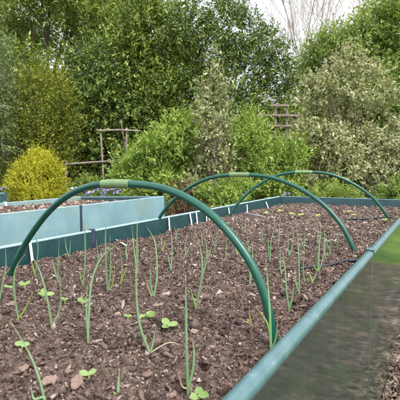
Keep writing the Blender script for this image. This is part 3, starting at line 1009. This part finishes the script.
litter(50, 386, 0.012, 0.008, 'large pinkish wood flake beside the foot of the leaning foreground blade', 0.9)
litter(77, 388, 0.011, 0.010, 'pinkish triangular wood flake left of the lone small seedling', 0.82)
litter(148, 380, 0.010, 0.005, 'reddish wood flake below the tallest onion', 0.65)
litter(24, 374, 0.009, 0.005, 'pale wood flake left of the leaning foreground blade', 0.9)
litter(97, 346, 0.012, 0.003, 'thin pale splinter by the foot of the thick arching onion', 1.0)
litter(194, 336, 0.010, 0.006, 'pale wood flake right of the tall blade of the big foreground onion', 0.95)
litter(11, 308, 0.010, 0.005, 'tan wood flake at the left edge', 0.9)
litter(158, 309, 0.014, 0.004, 'long pale flake behind the four-leaved seedling', 0.95)


# ------------------------------------------------------------------ foliage
def unit(v): return v / (np.linalg.norm(v, axis=-1, keepdims=True) + 1e-9)


def leaves_mesh(name, pos, dirs, nrm, L, W, mat, parent, tint, margin=False, fold=0.18, curl=0.12):
    n = len(pos)
    d = unit(dirs)
    nr = unit(nrm - d * np.sum(nrm * d, -1, keepdims=True))
    s = np.cross(d, nr)
    L = L[:, None]; W = W[:, None]
    base = pos; tip = pos + d * L - nr * L * curl
    l1 = pos + d * L * 0.30 + s * W * 0.46 + nr * W * fold
    l2 = pos + d * L * 0.68 + s * W * 0.36 + nr * (W * fold - L * curl * .4)
    r1 = pos + d * L * 0.30 - s * W * 0.46 + nr * W * fold
    r2 = pos + d * L * 0.68 - s * W * 0.36 + nr * (W * fold - L * curl * .4)
    if not margin:
        v = np.stack([base, l1, l2, tip, r2, r1], 1)
        bf = np.array([[0, 1, 2, 3], [0, 3, 4, 5]])
        f = (bf[None] + (np.arange(n) * 6)[:, None, None]).reshape(-1, 4)
        return np_mesh(name, v.reshape(-1, 3), f, {'tint': np.repeat(tint, 6)}, mat, parent)
    c1 = pos + d * L * 0.25; c2 = pos + d * L * 0.72 - nr * L * curl * .4
    v = np.stack([base, l1, l2, tip, r2, r1, c1, c2], 1)
    bf = np.array([[0, 1, 6, 6], [1, 2, 7, 6], [2, 3, 7, 7], [3, 4, 7, 7], [4, 5, 6, 7], [5, 0, 6, 6]])
    e = np.tile(np.array([0.6, 1, 1, 1, 1, 1, 0.0, 0.0]), n)
    # triangles: split into two groups is awkward for the fast path, so use triangles throughout
    bt = np.array([[0, 1, 6], [1, 2, 7], [1, 7, 6], [2, 3, 7], [3, 4, 7], [4, 5, 6], [4, 6, 7], [5, 0, 6]])
    f = (bt[None] + (np.arange(n) * 8)[:, None, None]).reshape(-1, 3)
    k = rng.uniform(0, 1, n)
    e = e * np.repeat(np.where(k < 0.3, 0.3, 1.0), 8) + np.repeat(np.where(k > 0.92, 1.0, 0.0), 8)
    return np_mesh(name, v.reshape(-1, 3), f, {'tint': np.repeat(tint, 8), 'edge': e}, mat, parent)


def lobes_of(center, rad, k, lump=0.42, flat_top=False):
    """main ellipsoid plus lumps on it -> list of (centre, radii)"""
    center = np.array(center, float); rad = np.array(rad, float)
    out = [(center, rad * 0.6)]
    for i in range(k):
        u = unit(rng.normal(size=3))
        out.append((center + rad * u * rng.uniform(0.45, 0.72), rad * rng.uniform(lump * 0.6, lump * 1.15)))
    return out


def crown(parent, lobes, n_twigs, per_twig, twig_len, leaf_len, leaf_w, mat, up=0.4, droop=0.0, tint_bias=0.0, shell=0.35, margin=False, name='crown', spread=0.9, face_out=0.5, zmin=0.05):
    vol = np.array([l[1].prod() ** (2 / 3) for l in lobes]); vol /= vol.sum()
    idx = rng.choice(len(lobes), n_twigs, p=vol)
    cs = np.array([l[0] for l in lobes])[idx]; rs = np.array([l[1] for l in lobes])[idx]
    u = unit(rng.normal(size=(n_twigs, 3)))
    u[:, 2] = np.where(u[:, 2] < -0.5, -u[:, 2], u[:, 2])
    r = (1.08 - (shell + 0.08) * rng.uniform(0, 1, n_twigs) ** 1.3)[:, None]
    start = cs + rs * u * r
    out_dir = unit(u / rs)
    td = unit(out_dir * 0.75 + np.array([0, 0, up]) + rng.normal(0, 0.45, (n_twigs, 3)))
    tl = twig_len * rng.uniform(0.5, 1.3, n_twigs)
    clump_t = rng.normal(0, 0.16, n_twigs)
    t = (np.arange(per_twig) + rng.uniform(0, 1, (n_twigs, per_twig))) / per_twig
    pos = start[:, None, :] + td[:, None, :] * (t * tl[:, None])[..., None]
    pos[..., 2] -= droop * (t * tl[:, None]) ** 1.0 * 0.5
    perp = rng.normal(size=(n_twigs, per_twig, 3))
    perp = perp - td[:, None, :] * np.sum(perp * td[:, None, :], -1, keepdims=True)
    perp = unit(perp)
    ld = td[:, None, :] * (0.35 + 0.5 * t[..., None]) + perp * spread + np.array([0, 0, -droop])
    nr = np.array([0, 0, 0.7]) + out_dir[:, None, :] * face_out + rng.normal(0, 0.45, (n_twigs, per_twig, 3))
    m = n_twigs * per_twig
    pos = pos.reshape(-1, 3); ld = ld.reshape(-1, 3); nr = nr.reshape(-1, 3)
    sz = rng.uniform(0.55, 1.15, m) * np.repeat(rng.uniform(0.65, 1.25, n_twigs), per_twig)
    tint = np.clip(rng.beta(1.5, 1.6, m) * 0.9 + 0.05 + np.repeat(clump_t, per_twig) + tint_bias + 0.12 * (t.reshape(-1) - 0.5), 0, 0.97)
    odd = rng.uniform(0, 1, m) < 0.004
    tint[odd] = 1.0
    keep = pos[:, 2] > zmin
    return leaves_mesh(name, pos[keep], ld[keep], nr[keep], (leaf_len * sz)[keep], (leaf_w * sz)[keep], mat, parent, tint[keep], margin)


def trunk_part(parent, base, lobes, r0, mat=None, n_limb=6, lean=0.0, name='trunk', sides=7):
    b = MB()
    base = np.array(base, float)
    top = np.array(lobes[0][0], float)
    mid = (base + top) / 2 + rng.normal(0, 0.05, 3)
    b.tube(smooth_curve([base - [0, 0, .1], base + (mid - base) * .3, mid, top + [0, 0, lobes[0][1][2] * .5]], 14), list(np.linspace(r0, r0 * 0.3, 15)), sides)
    for i in range(n_limb):
        c, r = lobes[(i + 1) % len(lobes)]
        t = rng.uniform(0.25, 0.75)
        s = base + (top - base) * t
        e = c + rng.normal(0, 0.15, 3) * r
        m_ = (s + e) / 2 + [0, 0, 0.08 * np.linalg.norm(e - s)]
        b.tube(smooth_curve([s, m_, e], 8), list(np.linspace(r0 * 0.5, r0 * 0.12, 9)), 5)
        for j in range(3):
            e2 = e + rng.normal(0, 0.5, 3) * r
            b.tube(smooth_curve([m_, (m_ + e2) / 2 + rng.normal(0, .05, 3), e2], 6), list(np.linspace(r0 * 0.25, r0 * 0.06, 7)), 4)
    return b.build(name, mat or M['bark'], parent, True)


def zground(x, y):
    return float(bank(y) * min(max(1 - (x - 3.0) / 2.0, 0), 1))


def plant(name, label, cat, px, hw, top, bot, depth, mat, n_twigs, per_twig, twig_len, leaf_len, leaf_w, k=7, lump=0.42, yr=0.85, r0=0.06, group=None, lobes=None, nl=6, tmat=None, blobs=None, **kw):
    sc = depth / FPX
    c = at_y(px, (top + bot) / 2, depth)
    rad = np.array([hw * sc, hw * sc * yr, (bot - top) / 2 * sc])
    g = zground(c[0], depth)
    root = thing(name, label, cat, (float(c[0]), depth, g), 0, group)
    if blobs:
        lb = []
        for (bx, by, br) in blobs:
            dd = depth + rng.uniform(-0.5, 0.5) * min(hw, 40) * sc * yr
            lb.append((at_y(bx, by, dd), np.array([br, br * 1.1, br]) * (0.85 if kw.get('margin') else 1.0) * sc * rng.uniform(0.85, 1.1, 3)))
        lb.sort(key=lambda l: -l[1][0])
    else:
        lb = lobes(c, rad) if lobes else lobes_of(c, rad, k, lump)
    trunk_part(root, (c[0], depth, g), lb, r0, tmat, nl)
    crown(root, lb, n_twigs, per_twig, twig_len, leaf_len, leaf_w, mat, zmin=g + 0.03, **kw)
    return root


def cone_lobes(k=9, p=1.0):
    def f(c, rad):
        out = []
        for i in range(k):
            t = i / (k - 1)
            w_ = (1 - t) ** p * 0.85 + 0.13
            out.append((c + np.array([rng.normal(0, .12) * rad[0], rng.normal(0, .12) * rad[1], (-0.85 + 1.7 * t) * rad[2]]),
                        np.array([rad[0] * w_, rad[1] * w_, rad[2] * 0.24])))
        out.sort(key=lambda l: abs(l[0][2] - c[2]))
        return out
    return f


# back rank: evergreen trees
plant('holly_tree', 'tall dark holly tree with a rounded shoulder against the white sky', 'tree', 232, 66, -10, 215, 8.8, M['holly'], 7200, 10, 0.26, 0.062, 0.028, r0=0.09, shell=0.5,
      blobs=[(228, 8, 9), (205, 2, 18), (240, 16, 9), (254, 27, 10), (228, 30, 22), (269, 41, 10), (281, 57, 9), (258, 55, 19), (288, 76, 8), (276, 80, 16), (240, 72, 28), (210, 60, 28), (190, 35, 24), (287, 100, 11), (263, 108, 24), (230, 115, 30), (195, 100, 30), (278, 132, 20), (240, 150, 30), (200, 150, 30), (262, 178, 28), (215, 190, 30)])
plant('laurel_tree', 'tall mid-green laurel tree beside the holly, behind the first lime shrub', 'tree', 160, 58, -45, 215, 9.4, M['laurel'], 6200, 10, 0.32, 0.08, 0.031, k=26, lump=0.30, r0=0.10, up=0.6)
plant('laurel_tree', 'dark glossy laurel bush behind the rustic wooden frame', 'tree', 100, 56, 36, 225, 9.0, M['holly'], 4200, 10, 0.28, 0.08, 0.034, k=18, lump=0.34, r0=0.08)
plant('laurel_tree', 'dark laurel tree behind the golden-olive shrub', 'tree', 35, 70, 36, 225, 9.8, M['laurel'], 3800, 9, 0.30, 0.09, 0.035, k=18, lump=0.34, r0=0.08)
plant('laurel_tree', 'dark evergreen tree hidden behind the large cream variegated shrub', 'tree', 335, 62, 62, 225, 10.0, M['laurel'], 3400, 9, 0.32, 0.10, 0.038, k=18, lump=0.34, r0=0.08)
plant('laurel_tree', 'mid-green laurel behind the trellis between the holly and the variegated shrub', 'tree', 283, 34, 92, 225, 9.2, M['midgreen'], 1500, 9, 0.28, 0.085, 0.035, k=12, r0=0.07)
plant('broadleaf_tree', 'bright green leafy tree at the right edge, higher than the variegated shrub', 'tree', 392, 56, -4, 190, 9.0, M['bright'], 4200, 9, 0.38, 0.08, 0.04, r0=0.08, up=0.7,
      blobs=[(395, 10, 16), (380, 30, 16), (405, 40, 24), (362, 45, 14), (345, 52, 12), (385, 60, 24), (365, 75, 22), (410, 75, 26), (390, 100, 28), (360, 105, 22), (415, 115, 26), (380, 140, 28), (405, 165, 26)])
plant('broadleaf_tree', 'yellow-green leafy tree peeping over the variegated shrub below the bare twigs', 'tree', 328, 34, 40, 170, 9.4, M['bright'], 1900, 9, 0.40, 0.07, 0.032, r0=0.06, up=1.2,
      blobs=[(335, 45, 9), (322, 52, 9), (345, 55, 12), (312, 62, 9), (330, 68, 16), (305, 78, 12), (318, 88, 16), (345, 85, 16), (300, 98, 12), (325, 115, 22), (310, 135, 20)])
# airy canopy with the sky showing through
plant('ash_tree', 'airy light green tree, white sky showing through it, over the golden-olive shrub', 'tree', 50, 85, -70, 92, 11.0, M['ash'], 5000, 9, 0.46, 0.09, 0.038, k=34, lump=0.26, r0=0.06, shell=0.8, nl=10, tmat=M['bark'])
plant('ash_tree', 'airy tree with paler leaves between the sky gaps and the tall laurel', 'tree', 118, 50, -60, 84, 10.6, M['midgreen'], 3000, 9, 0.42, 0.085, 0.036, k=26, lump=0.28, r0=0.08, shell=0.7, nl=8)
plant('ash_tree', 'light green young tree filling the corner above the grey-green conifer', 'tree', 14, 30, 12, 100, 11.6, M['ash'], 1100, 9, 0.42, 0.085, 0.036, k=14, lump=0.34, r0=0.05, shell=0.9, nl=5)
plant('ash_tree', 'thin young tree with pale leaves filling the sky gap behind the golden-olive shrub', 'tree', 88, 34, 22, 110, 11.8, M['midgreen'], 750, 9, 0.42, 0.09, 0.04, k=14, lump=0.34, r0=0.05, shell=0.9, nl=5)
# middle rank
plant('privet_shrub', 'golden-olive dense shrub towering behind the bright yellow mound', 'shrub', 34, 40, 72, 215, 7.8, M['olive'], 2700, 12, 0.34, 0.045, 0.02, r0=0.04, up=0.6, shell=0.9,
      blobs=[(42, 84, 12), (58, 93, 14), (22, 92, 15), (66, 108, 12), (38, 112, 24), (8, 112, 18), (60, 128, 17), (25, 138, 24), (74, 124, 7), (2, 148, 20), (50, 150, 20), (70, 150, 10), (15, 172, 18), (64, 172, 13), (40, 185, 24), (10, 200, 18)])
plant('cypress_tree', 'grey-green drooping conifer at the far left edge', 'tree', -8, 18, 30, 175, 7.2, M['bluegreen'], 1300, 14, 0.30, 0.05, 0.014, r0=0.06, droop=0.5,
      blobs=[(-10, 40, 10), (-5, 55, 11), (-12, 70, 15), (-4, 82, 12), (-8, 100, 17), (-12, 125, 18), (-10, 150, 18)])
plant('golden_shrub', 'bright yellow rounded shrub behind the pale raised bed', 'shrub', 37, 27, 150, 222, 6.4, M['gold'], 2700, 12, 0.15, 0.028, 0.013, r0=0.025, up=1.0,
      blobs=[(40, 160, 7), (34, 166, 10), (47, 171, 11), (25, 176, 11), (55, 182, 10), (17, 187, 10), (37, 185, 18), (50, 195, 14), (24, 197, 14), (38, 205, 18)])
plant('lime_shrub', 'broad lime green shrub rising behind the end of the pale bed', 'shrub', 160, 39, 112, 228, 6.1, M['lime'], 1900, 11, 0.21, 0.062, 0.023, r0=0.025, up=0.8, nl=10, shell=0.6,
      blobs=[(188, 121, 5), (181, 130, 9), (171, 139, 11), (189, 139, 9), (160, 148, 12), (178, 151, 16), (146, 160, 13), (165, 168, 22), (134, 172, 13), (122, 180, 9), (150, 186, 20), (188, 172, 14), (130, 196, 16), (168, 198, 20)])
plant('lime_shrub', 'lime green feathery shrub in front of the wooden trellis', 'shrub', 264, 36, 110, 225, 6.2, M['lime'], 1700, 11, 0.27, 0.055, 0.018, r0=0.02, up=1.2, nl=10, shell=0.6,
      blobs=[(250, 124, 6), (243, 134, 8), (256, 135, 9), (239, 148, 8), (252, 152, 14), (268, 158, 10), (283, 158, 7), (295, 150, 6), (290, 168, 12), (302, 162, 6), (266, 175, 16), (244, 170, 12), (292, 182, 13), (262, 198, 20), (285, 204, 18)])
plant('variegated_tree', 'slender cream variegated little tree between the two lime shrubs', 'tree', 213, 26, 42, 225, 5.95, M['cream'], 1000, 9, 0.11, 0.045, 0.024, yr=0.8, r0=0.025, margin=True, nl=11, tmat=M['twig'], shell=0.8, up=0.5,
      blobs=[(215, 54, 2.5), (214, 62, 3), (217, 70, 4), (207, 74, 3), (223, 78, 3.5), (213, 82, 5), (201, 88, 4), (222, 92, 5), (207, 98, 6), (228, 88, 3), (214, 106, 7), (196, 106, 4), (226, 108, 6), (204, 116, 7), (218, 122, 8), (232, 124, 5), (196, 128, 7), (209, 136, 10), (226, 140, 8), (196, 148, 9), (214, 156, 12), (230, 158, 7), (202, 170, 12), (220, 176, 12), (192, 188, 10), (210, 196, 12)])
plant('variegated_shrub', 'large cream variegated shrub filling the space behind the far board', 'shrub', 347, 56, 44, 232, 6.5, M['cream'], 4300, 11, 0.20, 0.048, 0.024, yr=0.7, r0=0.04, margin=True, nl=14, tmat=M['twig'], shell=0.55, up=0.5,
      blobs=[(352, 50, 4), (346, 60, 6), (360, 66, 7), (336, 64, 5), (325, 76, 6), (343, 78, 10), (370, 80, 7), (384, 74, 4), (388, 90, 6), (311, 88, 5), (328, 94, 10), (357, 98, 12), (396, 102, 6), (301, 106, 6), (317, 114, 10), (342, 118, 14), (376, 114, 10), (396, 130, 9),
             (304, 140, 12), (328, 145, 19), (362, 150, 22), (390, 155, 18), (310, 166, 16), (342, 172, 21), (376, 180, 20), (303, 188, 12), (328, 196, 18), (360, 202, 20)])
plant('variegated_shrub', 'low cream variegated shrub at the right edge beside the large one', 'shrub', 408, 28, 120, 225, 6.2, M['cream'], 1500, 10, 0.22, 0.043, 0.023, k=14, lump=0.36, r0=0.03, margin=True, tmat=M['twig'])
# hedge closing the garden behind everything
for i, (px_, tp) in enumerate(((-150, 60), (-85, 70), (-20, 95), (35, 110), (90, 105), (150, 110), (205, 120), (262, 100), (318, 95), (375, 100), (430, 90), (495, 70))):
    plant('hedge_bush', 'dark hedge bush deep in the shade behind the other shrubs', 'hedge', px_, 38, tp, 232, 11.2 + 0.2 * (i % 2), M['holly'], 900, 8, 0.4, 0.13, 0.06, k=9, r0=0.06, group='hedge bushes behind the shrubs', nl=3)
# low plants behind the beds
plant('spurge_plant', 'low lime green plant just behind the dark board under the farthest hoop', 'plant', 234, 24, 176, 225, 5.45, M['lime'], 260, 10, 0.13, 0.06, 0.022, k=8, r0=0.012, up=1.0)
plant('spurge_plant', 'small lime plant between the pale bed end and the variegated tree', 'plant', 203, 10, 178, 222, 5.6, M['lime'], 90, 10, 0.12, 0.05, 0.02, k=5, r0=0.012, up=1.0)
plant('dry_shrub', 'brown dried shrub at the end of the pale bed below the lime shrub', 'shrub', 178, 18, 178, 232, 5.7, M['dry'], 420, 8, 0.14, 0.035, 0.013, k=7, r0=0.015, up=0.7, tmat=M['twig'])
plant('leafy_plant', 'green leafy plant behind the far board at the right edge', 'plant', 394, 15, 178, 225, 5.5, M['bright'], 170, 9, 0.13, 0.06, 0.025, k=5, r0=0.012, up=0.8)
plant('leafy_plant', 'dull green undergrowth plant below the large variegated shrub', 'plant', 330, 40, 186, 230, 5.7, M['midgreen'], 420, 9, 0.12, 0.05, 0.022, k=9, r0=0.012, up=0.8)
plant('leafy_plant', 'green undergrowth plant beside the bright yellow shrub', 'plant', 82, 22, 176, 228, 6.9, M['midgreen'], 420, 9, 0.14, 0.06, 0.022, k=8, r0=0.012, up=0.9)
plant('leafy_plant', 'leafy undergrowth plant right of the purple flowers', 'plant', 130, 18, 186, 225, 5.8, M['bright'], 200, 9, 0.12, 0.05, 0.02, k=6, r0=0.012, up=0.9)
plant('leafy_plant', 'dark undergrowth plant behind the farthest hoop and the far corner', 'plant', 285, 24, 176, 226, 5.9, M['laurel'], 330, 9, 0.14, 0.055, 0.024, k=7, r0=0.012, up=0.7)


# flowers
def flower(px, py, depth, mat, label, cat='flower', name='bluebell'):
    T = at_y(px, py, depth)
    g = zground(T[0], depth)
    root = thing(name, label, cat, (float(T[0]), depth, g), 0, 'flowers behind the beds')
    b = MB(); b.tube(smooth_curve([np.array([T[0] - .02, depth, g]), np.array([T[0] - .01, depth, (g + T[2]) / 2]), T], 8), 0.004, 5)
    for k in range(5):
        a = k * 1.3
        b.tube([np.array([T[0] - .015, depth, g + .05]), np.array([T[0] + .06 * math.cos(a), depth + .06 * math.sin(a), (g + T[2]) / 2]), np.array([T[0] + .10 * math.cos(a), depth + .10 * math.sin(a), T[2] - .06])], [0.007, 0.006, 0.001], 4)
    b.build('stem', M['seedling_stem'] if False else M['grass_stem'], root, True)
    m = MB()
    for k in range(7):
        a = 2 * math.pi * k / 7
        c = T + np.array([math.cos(a) * 0.012, math.sin(a) * 0.012, -0.012 * (k % 3)])
        v, f = blade(c, np.array([math.cos(a), math.sin(a), random.uniform(-0.6, 0.5)]), np.array([0, -0.4, 1.0]), 0.032, 0.026, seg=4)
        m.add(v, f)
    m.build('petals', mat, root, True)


M['grass_stem'] = noisy('flower_stem', [(0.3, (0.06, 0.14, 0.03)), (0.7, (0.13, 0.24, 0.06))], 30, 0.5, 0)
for (x, y, d) in ((72, 191, 5.75), (78, 188, 5.8), (84, 190, 5.7), (93, 187, 5.8), (96, 190, 5.7), (100, 188, 5.8), (106, 190, 5.7), (111, 189, 5.75), (116, 192, 5.7), (119, 190, 5.8), (3, 187, 6.0), (76, 193, 5.7), (88, 193, 5.7), (103, 193, 5.7)):
    flower(x, y, d, M['purple'], 'purple flower on a green stem behind the pale raised bed')
for (x, y, d) in ((74, 188, 5.8), (89, 188, 5.8), (91, 192, 5.7), (114, 188, 5.8)):
    flower(x, y, d, M['white_petal'], 'white flower among the purple ones behind the pale raised bed', name='white_bluebell')
for (x, y, d, lab) in ((246, 194, 5.35, 'single purple flower behind the leg of the farthest hoop'), (287, 193, 5.2, 'low purple flower behind the far corner of the dark bed'), (220, 186, 5.5, 'purple flower among the low lime leaves')):
    flower(x, y, d, M['purple'], lab)

# rustic frame and trellis
fr = thing('rustic_frame', 'rustic frame of brown poles in front of the dark laurel', 'fence', tuple(at_y(102, 165, 7.4)[:2].tolist() + [zground(-1.7, 7.4)]))
def pole(root, name, a, b, r, mat=None, d=7.4, dd=0.0):
    A = at_y(a[0], a[1], d); B = at_y(b[0], b[1], d + dd)
    m = MB(); m.tube(smooth_curve([A, A * .5 + B * .5 + rng.normal(0, .012, 3), B], 8), [r * x for x in np.linspace(1.05, 0.9, 9)], 8)
    return m.build(name, mat or M['old_wood'], root, True)
pole(fr, 'post', (100.5, 129), (105, 215), 0.017)
pole(fr, 'post', (126.5, 128), (127, 215), 0.015)
pole(fr, 'post', (66, 160), (66, 215), 0.016)
pole(fr, 'rail', (97, 131), (140, 131), 0.016, d=7.38)
pole(fr, 'rail', (64, 164.5), (142, 160), 0.017, d=7.38)
pole(fr, 'brace', (121, 120), (126, 150), 0.010, d=7.45)

tr = thing('trellis', 'weathered wooden trellis standing behind the feathery lime shrub', 'trellis', tuple(at_y(280, 165, 7.6)[:2].tolist() + [zground(1.4, 7.6)]))
def bar(root, name, a, b, w_, d):
    A = at_y(a[0], a[1], d); B = at_y(b[0], b[1], d)
    m = MB(); m.box(A, B, 0.02, w_, (0, 0, 1) if abs(a[0] - b[0]) > abs(a[1] - b[1]) else (1, 0, 0), 0.002)
    return m.build(name, M['old_wood'], root)
for x in (264, 275.5, 287, 298.5):
    bar(tr, 'upright', (x, 104 if 270 < x < 290 else 112), (x, 225), 0.036, 7.62)
for y, x0, x1 in ((105, 271, 289), (115, 257, 300), (125.5, 257, 300), (136.5, 257, 300), (148, 257, 300)):
    bar(tr, 'crossbar', (x0, y), (x1, y + 0.5), 0.036, 7.585)

n = 1100
c_ = np.stack([OR + 0.1 + rng.uniform(0, 1, 60) ** 1.3 * 1.0, rng.uniform(1.8, 5.2, 60)], -1)
q_ = c_[rng.integers(0, 34, n)] + rng.normal(0, 0.045, (n, 2))
q_[:, 0] = np.maximum(q_[:, 0], OR + 0.02)
p = q_[:, :1] * N + q_[:, 1:] * D
p[:, 2] = 0.004
dr = rng.normal(0, 0.6, (n, 3)); dr[:, 2] = 1
tag(leaves_mesh('weeds', p, dr, rng.normal(size=(n, 3)), rng.uniform(0.02, 0.06, n), np.full(n, 0.008), M['grass'], None, rng.uniform(0, 1, n)), kind='stuff')
# a thin pale line lying along the path beside the panel
m = MB(); m.tube(smooth_curve([bp(OR + 0.17, 2.4, 0.02), bp(OR + 0.165, 3.3, 0.022), bp(OR + 0.155, 4.3, 0.02), bp(OR + 0.15, 5.1, 0.02)], 24), 0.0045, 6)
tag(m.build('cord', M['grey_cord'], None, True), 'pale cord lying along the wood-chip path beside the glossy panel', 'cord')
# bare tree against the sky
bt = thing('bare_tree', 'leafless tree whose pale twigs fan out against the white sky', 'tree', (4.2, 13.5, 0.2))
tb = MB(); wb = MB()
def grow(b, p, d, L, r, lev):
    n_ = 5
    pts = [p]; q = p.copy(); dd = d.copy()
    for i in range(n_):
        dd = unit(dd + rng.normal(0, 0.10, 3) + np.array([0, 0, 0.05]))
        q = q + dd * L / n_
        pts.append(q)
    b.tube(pts, list(np.linspace(r, r * 0.55, n_ + 1)), 6 if lev < 2 else 4, False)
    if lev >= 4: return
    k = (7, 5, 5, 4)[lev]
    for i in range(k):
        t = 0.3 + 0.7 * (i + rng.uniform(0, 1)) / k
        j = min(int(t * n_), n_ - 1)
        s = pts[j] + (pts[j+1] - pts[j]) * (t * n_ - j)
        nd = unit(dd + rng.normal(0, 0.42, 3) + np.array([0, 0, 0.22]))
        grow(wb if lev >= 0 else tb, s, nd, L * rng.uniform(0.5, 0.75), r * 0.48, lev + 1)
root_p = np.array([4.2, 13.5, 0.1])
for k in range(6):
    grow(tb, root_p + [0.25 * (k - 2.5), 0.1 * (k % 2), 0], unit(np.array([0.12 * (k - 2.5), 0, 1.0])), 4.3, 0.033, 0)
tb.build('trunk', M['pale_twig'], bt, True)
wb.build('branches', M['pale_twig'], bt, True)

# grass on the lawn beside the path
n = 26000
o_p = SPLIT + rng.uniform(0, 1, n) ** 1.4 * 3.2; s_p = rng.uniform(-0.5, LAWN_S, n)
h_ = n // 2
o_p[:h_] = rng.uniform(OR - 0.3, OR + 2.5, h_); s_p[:h_] = LAWN_S + rng.uniform(0, 1, h_) ** 1.3 * 4.5
p = o_p[:, None] * N + s_p[:, None] * D
p[:, 2] = [zground(a, b) + 0.004 for a, b in p[:, :2]]
dr = rng.normal(0, 0.35, (n, 3)); dr[:, 2] = 1
leaves_mesh('grass', p, dr, rng.normal(size=(n, 3)), rng.uniform(0.03, 0.075, n), np.full(n, 0.006), M['grass'], None, rng.uniform(0, 1, n))
tag(bpy.data.objects['grass'], kind='stuff')

scene.render.engine = 'CYCLES'
scene.cycles.max_bounces = 7
scene.cycles.transparent_max_bounces = 8
